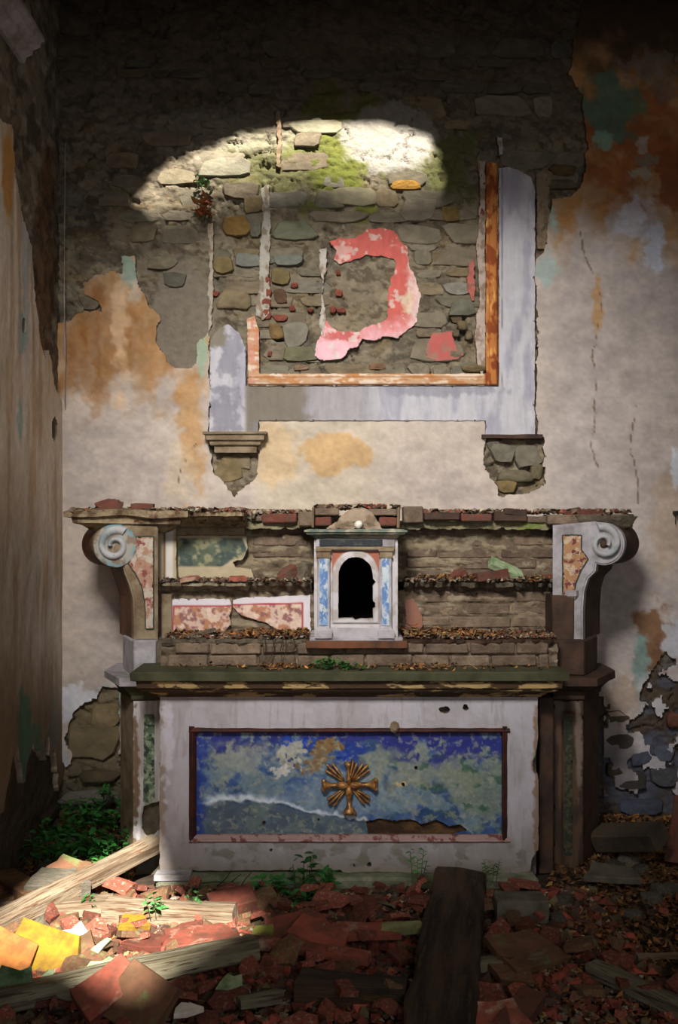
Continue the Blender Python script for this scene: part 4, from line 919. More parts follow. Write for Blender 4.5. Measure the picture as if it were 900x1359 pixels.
# ---------------------------------------------------------------- the stepped back: three tiers of brick
def brick(px0, px1, py0, py1, Yf, mat, dep=.06, name='brick', seed=None, rot=0.0, parent=A):
    s = rs.random()*50 if seed is None else seed
    x0_, x1_, z0_, z1_ = PX(px0, Yf), PX(px1, Yf), PZ(py1, Yf), PZ(py0, Yf)
    hw, hh = (x1_-x0_)/2, (z1_-z0_)/2
    bm = box_bm(-hw, hw, -dep/2, dep/2, -hh, hh)
    bevel(bm, min(.006, hh*.3)); 
    for v in bm.verts: v.co += mn.noise_vector(v.co*22+Vector((s, s, 0)))*.0045
    if rot: bmesh.ops.rotate(bm, cent=(0, 0, 0), matrix=Matrix.Rotation(rot, 3, 'Y'), verts=bm.verts)
    return bm_obj(name, bm, mat, parent) if False else _place(bm, name, mat, parent, ((x0_+x1_)/2, Yf+dep/2, (z0_+z1_)/2))
def _place(bm, name, mat, parent, loc):
    bmesh.ops.translate(bm, vec=Vector(loc), verts=bm.verts); return bm_obj(name, bm, mat, parent, loc=loc)
def tier(px0, px1, py0, py1, Yf, Yb_, colr, gaps=None, s=0, thick=0.0, top_amp=2.5):
    """mortar body of a tier: a box core with a crumbling relief front"""
    z0_, z1_ = PZ(py1, Yf), PZ(py0, Yf)
    bm_obj('tier_core', rough(box_bm(PX(px0, Yf), PX(px1, Yf), Yf+.03, Yb_, z0_, z1_-.006), 3, .006, 8, s), M['mortar'], A)
    surface('mortar_face', px0, px1, py0-2, py1, 1.6, plane_map(Yf), M['masonry'], A, rag([(px0-1, py0), (px1+1, py0), (px1+1, py1+3), (px0-1, py1+3)], top_amp, 9, s),
            lambda x, y: mixc(mixc(flat(colr, x), (98, 84, 68), ss(.45, .62, fbm(x/16, y/8, 4, s+1))), (146, 134, 112), ss(.55, .68, fbm(x/20, y/10, 4, s+2))*.7),
            lambda x, y: .016*(fbm(x/22, y/9, 4, s+3)-.5)*2+.007*(fbm(x/5, y/4, 3, s+4)-.5)*2+.004*np.sin(y/16.5*2*math.pi), .06, edge=(96, 82, 66))
T1, T2, T3 = 5.10, 5.42, 5.50
tier(214, 740, 852, 892, T1, 5.95, (112, 96, 78), s=600)
tier(214, 424, 784, 849, T2, 5.95, (126, 110, 90), s=610); tier(522, 740, 784, 849, T2, 5.95, (126, 110, 90), s=612)
tier(204, 424, 694, 772, T3, 5.95, (134, 120, 96), s=620); tier(522, 745, 694, 772, T3, 5.95, (134, 120, 96), s=622)
# bottom tier bricks
for r_, (y0_, y1_) in enumerate(((854, 868), (870, 885))):
    x = 232-r_*10
    while x < 730:
        w = rs.uniform(44, 74)
        if x+w > 732: w = 732-x
        if w > 14: brick(x, x+w-3, y0_+rs.uniform(-1, 1), y1_+rs.uniform(-1, .5), T1-.022, M['brick'])
        x += w
# middle tier, right of the tabernacle
for r_ in range(4):
    x = 556-rs.uniform(0, 30)
    while x < 735:
        w = rs.uniform(46, 84); xe = min(x+w, 737)
        if xe-x > 14 and xe > 545: brick(max(x, 542), xe-2, 786+r_*16.5+rs.uniform(-1, 1), 799+r_*16.5+rs.uniform(-1, 2), T2-rs.uniform(.002, .014), M['brick'])
        x += w
# top tier
for r_ in range(5):
    for (xa, xb) in ((336, 410), (540, 738)):
        x = xa-rs.uniform(0, 20)
        while x < xb:
            w = rs.uniform(40, 90); xe = min(x+w, xb); xs_ = max(x, xa)
            if xe-xs_ > 12 and rs.random() < .82: brick(xs_, xe-2, 697+r_*15+rs.uniform(-1, 1), 709+r_*15+rs.uniform(-1, 2), T3-rs.uniform(-.004, .01), M['brick'])
            x += w
# bricks in the broken top course
for a, b, c_, d, m in ((332, 348, 684, 692, 'brick'), (348, 394, 681, 694, 'redbrick'), (396, 418, 679, 698, 'brick'), (536, 562, 672, 694, 'brick'), (563, 611, 680, 691, 'darkbrick'), (612, 654, 682, 692, 'redbrick'),
                       (656, 700, 679, 692, 'darkbrick'), (700, 728, 685, 694, 'brick'), (728, 770, 683, 696, 'brick'), (770, 800, 682, 695, 'brick'), (800, 842, 682, 696, 'brick')):
    mt_ = M['darkbrown'] if m == 'darkbrick' else M[m]
    brick(a, b, c_, d, 5.38+rs.uniform(-.04, .03), mt_, dep=.16)
surface('mortar_bed', 326, 846, 682, 704, 1.6, plane_map(5.42), M['masonry'], A, rag([(322,692),(420,690),(540,690),(620,692),(700,688),(740,686),(820,684),(842,684),(840,700),(735,702),(540,702),(322,702)], 3, 8, 640),
        lambda x, y: mixc(flat((128, 120, 92), x), (110, 122, 62), blob(x, y, 708, 694, 20, 8, .4, .9, 641, 8)), lambda x, y: .02*(fbm(x/12, y/8, 4, 642)-.5)*2, .5, edge=(110, 98, 78))
# --- surviving stucco of the left half
surface('stucco_pilaster', 202, 236, 698, 776, 1.4, plane_map(5.40), M['marble'], A, rag([(205,699),(234,699),(234,774),(205,774)], 1, 7, 650),
        lambda x, y: mixc(mixc(flat((164, 148, 120), x), (196, 188, 178), ss(219, 221, x)*ss(232, 228, x)), (112, 84, 56), ss(1.8, .6, np.abs(x-218))), lambda x, y: .006*ss(219, 221, x), .16)
gp = rag([(234,711),(326,711),(330,726),(322,742),(308,745),(312,752),(334,756),(336,770),(234,770)], 2, 8, 651)
def gp_col(x, y):
    c = flat((168, 152, 122), x)
    ins = psdf([(236,714),(322,714),(330,738),(306,744),(296,752),(236,752)], x+(fbm(x/6, y/6, 3, 652)-.5)*5, y)
    g = mixc(flat((78, 88, 70), x), (142, 136, 100), ss(.46, .6, fbm(x/13, y/10, 5, 653))*.9)
    g = mixc(g, (44, 60, 58), ss(.54, .66, fbm(x/9, y/9, 4, 654))*.8)
    k = ss(-.5, 1, ins)[:, None]; return c*(1-k)+g*k
surface('green_painted_panel', 230, 340, 706, 774, 1.4, plane_map(5.455), M['marble'], A, gp, gp_col, lambda x, y: .003*(fbm(x/14, y/14, 3, 655)-.5)*2, .03, edge=(120, 100, 76))
bx('stucco_band', 214, 325, 698, 711, 5.44, 5.52, M['ochre'], amp=.002, cuts=2)
# coral panels of the middle tier, one cracked through
def coral_col(x, y):
    c = flat((204, 196, 200), x)
    box_ = psdf([(230,804),(300,804),(310,802),(402,800),(402,842),(228,844)], x, y)
    m_ = mixc(mixc(flat((196, 168, 150), x), (168, 116, 84), ss(.46, .58, fbm(x/9, y/8, 4, 661))), (130, 82, 82), ss(.55, .66, fbm(x/6, y/6, 4, 662))*.9)
    m_ = mixc(m_, (214, 190, 170), ss(.56, .66, fbm(x/7, y/7, 4, 663))*.8)
    k = ss(-.3, .6, box_)[:, None]; c = c*(1-k)+m_*k
    return mixc(c, (158, 40, 50), ss(1.5, .5, np.abs(box_-.6)))
surface('coral_panel', 222, 310, 792, 850, 1.3, plane_map(5.385), M['marble'], A, rag([(226,795),(304,795),(308,803),(304,818),(306,830),(298,838),(292,845),(232,846),(226,838)], 1.5, 7, 664), coral_col, None, .014, edge=(190, 176, 160))
surface('coral_panel', 304, 414, 788, 850, 1.3, plane_map(5.40), M['marble'], A, rag([(310,797),(316,794),(412,790),(412,840),(372,838),(352,826),(336,822),(318,815),(310,806)], 1.5, 7, 665), coral_col, None, .014, edge=(190, 176, 160))
surface('coral_remnant', 536, 562, 790, 846, 1.4, plane_map(5.395), M['marble'], A, rag([(538,796),(548,794),(556,806),(562,826),(556,840),(538,842)], 2, 6, 666), lambda x, y: flat((132, 88, 70), x), None, .03)
bx('stucco_reveal', 214, 228, 789, 850, 5.37, 5.45, M['ochre'], amp=.002, cuts=1)
# ledge slabs between tiers
M['ledge'] = material('crumbling_ledge', (150, 138, 116), (96, 78, 58), 14, .42, .62, bscale=50, bump=.8, bdist=.01, var=.25)
def ledge(name, pts, Yf, Yb_, z1_, prof, mat, amp=.006, s=0.0):
    """pts: px x positions along the broken front with how far each stands out"""
    rings_ = []
    for px, o in pts:
        x = PX(px, Yf)
        rings_.append([(x, Yb_, z1_)]+[(x, Yf+.0-(q*o), z1_-dz) for q, dz in prof]+[(x, Yb_, z1_-prof[-1][1])])
    bm = loft(rings_); 
    for v in bm.verts: v.co += mn.noise_vector(v.co*26+Vector((s, 0, 0)))*amp*(1 if v.co.y < Yb_-.01 else 0)
    return bm_obj(name, bm, mat, A)
def pts_(a, b, n, lo, hi, s):
    r = random.Random(s); return [(a+(b-a)*k/n+r.uniform(-2, 2)*(0 < k < n), r.uniform(lo, hi)) for k in range(n+1)]
z2 = PZ(773, 5.32)
ledge('ledge_slab', pts_(198, 330, 26, .10, .15, 1), 5.45, 5.56, z2, [(1, .004), (1, .018), (.8, .026), (.45, .05)], M['ledge'], s=1)
ledge('ledge_slab', pts_(330, 414, 18, .06, .15, 2), 5.45, 5.56, z2+.004, [(1, .004), (.95, .022), (.8, .03), (.4, .055)], M['ledge'], s=2)
ledge('ledge_slab', pts_(536, 748, 40, .05, .15, 3), 5.45, 5.56, z2+.002, [(1, .004), (.9, .026), (.5, .04), (.2, .06)], M['mortar'], s=3, amp=.012)
ledge('stucco_console', [(736, .2), (742, .22), (752, .22), (757, .2)], 5.45, 5.5, PZ(783, 5.25), [(1, .0), (1, .03), (.8, .08), (.3, .13)], M['greywhite'], s=4, amp=.003)
z1l = PZ(848, 5.10)
ledge('ledge_bed', pts_(216, 412, 34, .02, .06, 5), 5.12, 5.46, z1l, [(1, .003), (.95, .016), (.7, .028)], M['mortar'], s=5, amp=.008)
ledge('ledge_bed', pts_(534, 740, 34, .01, .06, 6), 5.12, 5.46, z1l, [(1, .003), (.95, .016), (.7, .03)], M['darkbrown'], s=6, amp=.008)
# top cornice, broken into fragments
z4 = PZ(679, 5.22)
M['corn'] = material('broken_cornice', (156, 138, 108), (92, 70, 50), 12, .46, .62, bscale=46, bump=.9, bdist=.012, var=.3, alt2=(84, 52, 40), s2=16, lo2=.58, hi2=.66)
ledge('cornice_fragment', pts_(207, 330, 26, .24, .30, 7), 5.5, 5.62, z4, [(1, .002), (1, .022), (.9, .028), (.86, .04), (.6, .062), (.45, .075)], M['corn'], s=7, amp=.006)
cf = ringmould(PX(136, 5.35), PX(212, 5.35), 5.35, 5.62, [(.03, PZ(706, 5.2)), (.06, PZ(702, 5.2)), (.09, PZ(697, 5.2)), (.12, PZ(695, 5.2)), (.125, PZ(688, 5.2)), (.155, PZ(686, 5.2)), (.16, PZ(678, 5.2)), (.14, PZ(676, 5.2))])
o = bm_obj('cornice_fragment', rough(cf, 3, .015, 13, 2.0), M['corn'], A); o['label'] = 'broken corner of the top cornice'
ledge('cornice_fragment', pts_(326, 340, 5, .08, .2, 8), 5.5, 5.62, z4-.004, [(1, .002), (1, .03), (.5, .06)], M['mortar'], s=8, amp=.012)
o = bm_obj('cornice_fragment', rough(ringmould(PX(776, 5.38), PX(826, 5.38), 5.38, 5.62, [(.0, PZ(702, 5.25)), (.03, PZ(698, 5.25)), (.05, PZ(690, 5.25)), (.06, PZ(684, 5.25))]), 3, .012, 13, 4.0), M['mortar'], A)

# ================================================================ tabernacle, a little stone shrine standing on the altar
TY = 5.08
tab = empty('tabernacle', P(472, 850, TY+.2), 'small arched marble tabernacle with blue inlaid pilasters, empty and dark inside', 'tabernacle')
T = tab
def tb(name, px0, px1, py0, py1, Yf, Yb_, mat, **k): return bx(name, px0, px1, py0, py1, Yf, Yb_, mat, parent=T, **{**dict(bev=.003, amp=.0015, cuts=1), **k})
arch = [(449,821),(449,764)]+[(472+23*math.cos(a), 764-25*math.sin(a)) for a in np.linspace(math.pi, 0, 15)]+[(495,764),(495,768),(499,772),(495,777),(495,798),(498,800),(498,806),(495,808),(495,821),(478,821),(472,823),(468,820)]
def fsdf(x, y): return np.minimum(psdf([(417,716),(528,716),(528,846),(417,846)], x, y), -rag(arch, .5, 6, 700)(x, y))
def f_col(x, y):
    c = flat((182, 176, 178), x)
    c = mixc(c, (150, 136, 124), ss(.48, .64, fbm(x/9, y/16, 4, 701))*.6)
    sp = np.where((y < 764) & (x > 441) & (x < 503) & (y > 731), np.hypot(x-472, (y-764)*.92)-31, -9)
    c = mixc(c, (150, 84, 62), ss(-.5, 1, sp))
    c = mixc(c, (196, 190, 188), blob(x, y, 470, 828, 30, 6, .4, .5, 702, 8)*.7)
    return mixc(c, (140, 120, 100), ss(836, 844, y)*.3)
def f_rel(x, y):
    d = np.where(y < 764, np.hypot(x-472, (y-764)*.92), np.abs(x-472))
    return .010*ss(31.5, 30, d)*ss(828, 826, y)+.0015*(fbm(x/12, y/12, 3, 703)-.5)
surface('front_plate', 415, 530, 714, 848, 1.1, plane_map(TY), M['marble'], T, fsdf, f_col, f_rel, .05, edge=(150, 140, 130))
# hollow box behind the arch
bx0, bx1, bz0, bz1 = PX(417, TY), PX(528, TY), PZ(846, TY), PZ(716, TY)
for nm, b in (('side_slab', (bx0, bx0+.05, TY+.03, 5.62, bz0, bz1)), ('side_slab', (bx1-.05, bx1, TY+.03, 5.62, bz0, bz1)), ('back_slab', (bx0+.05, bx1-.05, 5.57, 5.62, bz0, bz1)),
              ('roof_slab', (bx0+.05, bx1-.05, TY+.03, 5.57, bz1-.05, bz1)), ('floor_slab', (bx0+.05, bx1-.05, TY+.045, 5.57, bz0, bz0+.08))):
    bm_obj(nm, box_bm(*b), M['greywhite'] if nm == 'side_slab' else M['niche_black'], T)
# near-black lining added to the niche, its shade put into the colour
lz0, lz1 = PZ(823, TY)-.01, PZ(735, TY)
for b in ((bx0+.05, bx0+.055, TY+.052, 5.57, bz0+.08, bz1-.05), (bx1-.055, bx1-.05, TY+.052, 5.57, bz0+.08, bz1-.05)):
    bm_obj('shade_lining', box_bm(*b), M['niche_black'], T)
for a, b in ((421, 438), (504, 520)):
    tb('pilaster', a, b, 739, 833, TY-.022, TY+.02, M['greywhite'])
    surface('blue_inlay', a+2, b-2, 738, 834, 1.1, plane_map(TY-.026), M['bluemarble'], T, rag([(a+3.2, 741), (b-3.2, 741), (b-3.2, 830), (a+3.2, 830)], .4, 6, 710), None, None, .006)
    zz = [(0, PZ(741, TY)), (.004, PZ(740, TY)), (.004, PZ(737, TY)), (.001, PZ(736, TY)), (.001, PZ(733, TY)), (.008, PZ(731, TY)), (.008, PZ(729, TY))]
    bm_obj('pilaster_capital', ringmould(PX(a, TY), PX(b, TY), TY-.024, TY+.02, zz), M['ochre'], T)
    zz = [(.018, PZ(846, TY)), (.018, PZ(836, TY)), (.008, PZ(834, TY)), (.006, PZ(832, TY)), (0, PZ(831, TY))]
    bm_obj('pilaster_base', ringmould(PX(a+2, TY), PX(b-2, TY), TY-.024, TY+.02, zz), M['greywhite'], T)
tb('plinth_band', 436, 506, 833, 846, TY-.014, TY+.02, M['greywhite'])
tb('entablature_bead', 419, 524, 726, 730, TY-.026, TY+.02, M['ochre'])
tb('frieze', 419, 524, 714, 726, TY-.014, TY+.02, M['greywhite'])
tb('frieze_inlay', 424, 508, 716, 725, TY-.018, TY, material('dark_frieze', (44, 48, 52), (70, 74, 66), 30, .48, .6, bscale=50, bump=.2), amp=.0005)
pc = [(-.0, PZ(715, TY)), (.012, PZ(714, TY)), (.02, PZ(711, TY)), (.045, PZ(709, TY)), (.05, PZ(706.5, TY)), (.058, PZ(706, TY)), (.058, PZ(703.5, TY)), (.04, PZ(702, TY))]
bm_obj('tabernacle_cornice', rough(ringmould(PX(420, TY), PX(524, TY), TY-.01, 5.6, pc), 3, .0025, 24), material('greenish_cornice', (146, 142, 122), (96, 108, 98), 12, .42, .56, bscale=50, bump=.6, alt2=(176, 166, 146), s2=9, lo2=.55, hi2=.65), T)
tb('base_slab', 411, 535, 846, 851, TY-.03, 5.55, M['greywhite'], cuts=2)
tb('base_board', 406, 541, 851, 861, TY-.045, 5.4, M['brown'], cuts=2)
# broken pediment of mortar and brick
pd = rag([(432,702),(446,692),(458,680),(468,675),(484,674),(494,680),(504,694),(508,702)], 1.2, 8, 720)
surface('pediment_mortar', 428, 512, 670, 704, 1.4, plane_map(TY-.01), M['masonry'], T, pd, lambda x, y: mixc(flat((150, 132, 112), x), (124, 106, 86), ss(.45, .6, fbm(x/14, y/9, 4, 721))),
        lambda x, y: .014*ss(0, 12, pd(x, y))+.004*(fbm(x/6, y/6, 3, 722)-.5), .2, edge=(118, 100, 80))
for a, b, c_, d, m in ((418, 450, 675, 684, 'brick'), (418, 440, 686, 698, 'redbrick'), (414, 417, 672, 701, 'ochre'), (488, 527, 675, 684, 'brick'), (503, 527, 686, 698, 'redbrick'), (527, 531, 674, 702, 'ochre')):
    brick(a, b, c_, d, TY+.04, M[m], dep=.14, parent=T, name='brick' if m != 'ochre' else 'edge_slip')
ball('white_boss', 476, 696, TY-.04, 6, M['white'], T, .9, 7)
bx_ = brick(414, 530, 684, 701, TY+.12, M['mortar'], dep=.2, parent=T, name='pediment_core')
# ================================================================ timber, rubble, leaves and weeds
def orient(p0, p1, roll=0.0):
    p0 = Vector(p0); p1 = Vector(p1); x = (p1-p0).normalized(); z = Vector((0, 0, 1)); y = z.cross(x).normalized(); z = x.cross(y)
    m = Matrix((x, y, z)).transposed().to_4x4()@Matrix.Rotation(roll, 4, 'X'); m.translation = (p0+p1)/2; return m, (p1-p0).length
def beam(name, p0, p1, w, h, mat, label, cat='timber', roll=0.0, amp=.006, taper=1.0, seed=0.0, ragged=0.0, group=None):
    m, L = orient(p0, p1, roll)
    n = max(6, int(L/.05)); rings = []
    for i in range(n+1):
        t = i/n; x = -L/2+L*t; k = 1+(taper-1)*t; a, b = w/2*k, h/2*k; c_ = min(a, b)*.18
        pts = [(-a+c_, -b), (a-c_, -b), (a, -b+c_), (a, b-c_), (a-c_, b), (0, b+.002), (-a+c_, b), (-a, b-c_), (-a, -b+c_)]
        ring_ = []
        for (yy, zz) in pts:
            e = ragged*(mn.noise(Vector((yy*40, zz*40, seed+9)))) if i in (0, n) else 0
            v = Vector((x+e, yy, zz)); v += mn.noise_vector(Vector((x*4+seed, yy*16, zz*16)))*amp; ring_.append(v)
        rings.append(ring_)
    o = bm_obj(name, loft(rings), mat); o.matrix_world = m
    return tag(o, label, cat, group)
def G(px, py, z=.05):
    """ground point seen at this pixel, z metres above the floor level"""
    return Vector(fl(px, py, z))
beam('fallen_timber', (-1.535, 4.10, .04), (PX(209, 5.10), 5.10, PZ(1119, 5.10)), .10, .075, M['wood'], 'pale weathered beam leaning up against the left pier of the altar', roll=.15, seed=1, taper=.9)
beam('fallen_timber', G(140, 1208, .05), G(312, 1216, .05), .11, .085, M['wood'], 'short sunlit beam lying level before the altar, with a rounded end', seed=2, taper=.95, roll=.1)
beam('fallen_timber', (-1.56, 4.86, .07), G(50, 1192, .08), .12, .06, M['woodend'], 'sawn plank end at the left edge, behind the leaning beam', seed=3)
beam('fallen_timber', (-1.56, 4.50, .03), G(150, 1200, .04), .10, .06, M['wood'], 'brown beam lying under the leaning beam at the left', seed=4)
beam('fallen_timber', G(-60, 1340, .06), G(338, 1256, .085), .115, .075, M['greywood'], 'long grey beam running across the tile rubble at the lower left', seed=5, roll=-.12)
beam('fallen_timber', (.300, 3.25, .04), (.560, 4.84, .055), .235, .11, M['darkwood'], 'wide dark rotten beam pointing at the altar right of centre', seed=6, amp=.018, ragged=.05)
beam('fallen_timber', G(785, 1284, .04), G(930, 1350, .05), .07, .05, M['greywood'], 'thin grey plank slanting out of the frame at the lower right', 'plank', seed=7)
beam('wooden_plank', G(612, 1282, .045), G(722, 1272, .05), .07, .035, M['greywood'], 'short pale plank lying right of the dark rotten beam', 'plank', seed=8, amp=.004)
beam('painted_batten', G(322, 1248, .07), G(490, 1272, .05), .06, .035, M['tile'], 'long red batten in the middle of the rubble', 'batten', seed=9)
beam('fallen_timber', G(395, 1312, .04), G(540, 1322, .04), .16, .08, M['darkwood'], 'dark fallen beam lying left of the wide rotten beam', seed=10, amp=.014)
beam('wooden_plank', G(318, 1330, .06), G(372, 1322, .05), .06, .03, M['greywood'], 'small pale splintered board low in the middle foreground', 'plank', seed=11, ragged=.06)
beam('wooden_plank', G(845, 1270, .03), G(900, 1268, .03), .03, .02, M['wood'], 'thin pale slat at the right edge of the rubble', 'plank', seed=12)
beam('fallen_timber', G(820, 1140, .1)+Vector((0, .35, 0)), G(885, 1118, .2)+Vector((0, .1, 0)), .13, .10, material('dark_block', (84, 72, 56), (58, 50, 42), 9, .4, .65, bscale=50, bump=.8, bdist=.012), 'squared stone block tipped up against the back wall at the right', 'block', seed=13, roll=.4)
beam('red_post', (PX(893, 5.2), 5.2, .02), (PX(912, 5.3), 5.35, PZ(1062, 5.3)), .08, .06, M['redbrick'], 'red painted post leaning at the right edge', 'post', seed=14)
# ---- fragments
rf = random.Random(21)
def frag_mesh(name, mat, curved=False, thick=.022):
    n = rf.choice([4, 5, 5, 6]); a0 = rf.random()*6; pts = []
    for k in range(n):
        a = a0+2*math.pi*(k+rf.uniform(-.25, .25))/n; r = rf.uniform(.7, 1.1); pts.append((r*math.cos(a)*.5, r*math.sin(a)*.36))
    q = []
    for i, p in enumerate(pts):                                   # broken edges get a mid point
        b = pts[(i+1) % n]; q.append(p); q.append(((p[0]+b[0])/2+rf.uniform(-.03, .03), (p[1]+b[1])/2+rf.uniform(-.03, .03)))
    def zc(y): return (.16*(1-(y/.36)**2)) if curved else 0
    t = thick/.12
    bm = bmesh.new()
    B = [bm.verts.new((x, y, zc(y)-t/2)) for x, y in q]; U = [bm.verts.new((x*.97, y*.97, zc(y)+t/2)) for x, y in q]
    cu = bm.verts.new((0, 0, zc(0)+t/2)); cb = bm.verts.new((0, 0, zc(0)-t/2)); m = len(q)
    for k in range(m):
        bm.faces.new((B[k], B[(k+1) % m], U[(k+1) % m], U[k])); bm.faces.new((U[k], U[(k+1) % m], cu)); bm.faces.new((B[(k+1) % m], B[k], cb))
    bmesh.ops.recalc_face_normals(bm, faces=bm.faces)
    me = bpy.data.meshes.new(name); bm.to_mesh(me); bm.free(); me.materials.append(mat); return me
def chunk_mesh(name, mat, sub=2, sx=1, sy=.8, sz=.6, rough_=.2):
    bm = bmesh.new(); bmesh.ops.create_icosphere(bm, subdivisions=sub, radius=.5); s = rf.random()*99
    for v in bm.verts:
        v.co += mn.noise_vector(v.co*2.2+Vector((s, 0, 0)))*rough_
        v.co.x *= sx; v.co.y *= sy; v.co.z = max(-.3, min(.32, v.co.z))*sz*1.4
    me = bpy.data.meshes.new(name); bm.to_mesh(me); bm.free(); me.materials.append(mat); return me
flats = [frag_mesh('tile_fragment', M['tile'], i % 3 == 2) for i in range(9)]+[frag_mesh('tile_fragment', M['tiledark'], i % 3 == 2, .026) for i in range(5)]
rocks = [chunk_mesh('rubble_stone', M['rock']) for i in range(6)]
def put(name, me, loc, rot, s, label, cat, group=None):
    o = bpy.data.objects.new(name, me); C.objects.link(o); o.location = loc; o.rotation_euler = rot
    o.scale = s if isinstance(s, (tuple, list)) else (s, s, s)
    return tag(o, label, cat, group)
keep_out = []
n = 0
while n < 285:
    X = rf.uniform(-1.52, 1.8); Y = rf.uniform(3.42, 4.84)
    px = HX+F*X/Y; py = HY+F*EYE/Y
    dens = .95 if px < 560 else (.6 if px < 740 else .18)
    if px > 700 and py < 1230: dens = .05
    if rf.random() > dens or px < -60 or px > 950: continue
    s = rf.choice([.05, .07, .09, .11, .14, .19])*rf.uniform(.85, 1.15); 
    me = flats[rf.randrange(9)] if rf.random() < (.8 if px > 180 else .5) else flats[9+rf.randrange(5)]
    tl = .32 if rf.random() < .7 else .7
    z = fh(X, Y)+.012+s*.05+rf.choice([0, .015, .03, .045])
    dk = flats.index(me); kind_ = ('dusty brown' if dk >= 9 else 'red')+(' curved' if (dk if dk < 9 else dk-9) % 3 == 2 else ' flat'); big = 'large' if s > .15 else ('small' if s < .08 else 'middling')
    if px < 335 and py < 1285: where = 'in the sunlit rubble at the lower left'
    elif px < 335: where = 'in the shade below the long grey beam, lower left'
    elif px < 560 and py < 1225: where = 'between the altar step and the long red batten'
    elif px < 560: where = 'in the foreground left of the wide dark beam'
    elif px < 740: where = 'right of the wide dark rotten beam'
    else: where = 'in the leaf litter at the far right'
    put('tile_fragment', me, (X, Y, z), (rf.uniform(-tl, tl), rf.uniform(-tl, tl), rf.uniform(0, 6.28)), (s, s, .12), '%s %s tile fragment %s' % (big, kind_, where), 'tile', 'tile fragments, %s %s, %s' % (big, kind_, where)); n += 1
for n in range(70):
    X = rf.uniform(-1.5, 1.85); Y = rf.uniform(3.45, 5.9) if n % 2 else rf.uniform(4.0, 4.9); s = rf.uniform(.04, .13)
    if -1.15 < X < 1.3 and Y > 4.78: X = rf.choice([-1, 1])*rf.uniform(1.32, 1.55)
    px = HX+F*X/Y; wh_ = ('against the left wall' if px < 160 and Y > 4.9 else 'near the back wall right of the altar') if Y > 4.88 else ('among the tiles at the left' if px < 335 else ('among the tiles in the middle' if px < 600 else 'among the tiles and leaves at the right'))
    put('rubble_stone', rocks[rf.randrange(6)], (X, Y, fh(X, Y)+s*.14), (rf.uniform(-.3, .3), rf.uniform(-.3, .3), rf.uniform(0, 6.28)), s, 'rough grey rubble stone lying '+wh_, 'stone', 'rubble stones '+wh_)
def slab(name, c, sx, sy, sz, rot, mat, label, cat='tile', seed=0.0, cut=.2):
    """a broken slab: uneven outline, real thickness"""
    r = random.Random(int(seed*10)+3); pts = [(-.5, -.5), (0, -.5+r.uniform(0, .05)), (.5, -.5+r.uniform(0, cut)), (.5-r.uniform(0, cut*.4), 0), (.5-r.uniform(0, cut), .5), (.1, .5-r.uniform(0, cut*.5)), (-.5+r.uniform(0, cut), .5), (-.5+r.uniform(0, cut*.3), 0)]
    bm = loft([[(x*sx*k, y*sy*k, z) for x, y in pts] for z, k in ((-sz/2, 1), (sz/2-.003, 1), (sz/2, .97))])
    bmesh.ops.triangulate(bm, faces=bm.faces); bmesh.ops.subdivide_edges(bm, edges=bm.edges, cuts=1)
    for v in bm.verts: v.co += mn.noise_vector(v.co*18+Vector((seed, 0, 0)))*.004
    o = bm_obj(name, bm, mat); o.location = c; o.rotation_euler = rot
    return tag(o, label, cat)
R = math.radians
slab('yellow_tile', G(62, 1262, .085), .30, .17, .03, (R(52), R(12), R(-12)), M['yellow'], 'large yellow lichened tile propped up in the sun at the left', seed=1)
slab('plaster_lump', G(98, 1252, .07), .13, .14, .05, (R(25), R(-15), R(30)), M['white'], 'bright white plaster lump beside the yellow tile', 'plaster lump', seed=2, cut=.45)
slab('green_wedge', G(128, 1262, .08), .05, .13, .03, (R(60), R(35), R(-20)), M['lichen'], 'pale green wedge of tile standing right of the white lump', seed=3, cut=.6)
slab('brown_tile', G(112, 1258, .08), .09, .11, .03, (R(60), R(-20), R(15)), M['tiledark'], 'brown tile piece standing between the white lump and the green wedge', seed=3.5)
slab('pale_stone', G(133, 1290, .08), .14, .11, .03, (R(15), R(-8), R(20)), M['lichen'], 'pale green white stone flake lying on the long grey beam', 'stone', seed=4, cut=.4)
slab('roof_tile', G(142, 1312, .14), .22, .13, .05, (R(38), R(-22), R(38)), M['tile'], 'bright red roof tile propped on the long grey beam', seed=5, cut=.06)
slab('roof_tile', G(186, 1330, .11), .22, .2, .05, (R(52), R(18), R(-30)), M['tiledark'], 'big olive brown tile leaning beside the bright red roof tile', seed=6, cut=.08)
slab('mossy_stone', G(18, 1312, .08), .16, .14, .06, (R(50), R(5), R(10)), material('mossy_green_stone', (104, 128, 92), (60, 88, 56), 20, .4, .6, bscale=50, bump=.9, bdist=.01), 'mossy green stone at the lower left edge', 'stone', seed=7, cut=.4)
slab('orange_tile', G(5, 1275, .08), .20, .2, .04, (R(45), R(25), R(0)), material('orange_tile', (176, 110, 52), (128, 78, 40), 14, .4, .62, bscale=50, bump=.7), 'orange tile at the left edge below the leaning beam', seed=8)
slab('green_tile', G(74, 1304, .07), .12, .05, .03, (R(35), R(10), R(-40)), M['lichen'], 'small green white tile strip left of the pale stone flake', seed=9)
slab('red_slab', G(268, 1243, .05), .32, .17, .025, (R(4), R(-3), R(8)), M['tile'], 'broad pink red slab in the sun between two beams', 'slab', seed=10, cut=.3)
slab('red_slab', G(195, 1250, .045), .16, .12, .025, (R(8), R(4), R(-18)), M['tile'], 'smaller sunlit red slab left of the broad pink one', 'slab', seed=11, cut=.3)
slab('box_tile', G(308, 1196, .07), .20, .13, .05, (R(18), R(-10), R(14)), M['tile'], 'hollow brick piece behind the short sunlit beam', 'brick', seed=12, cut=.08)
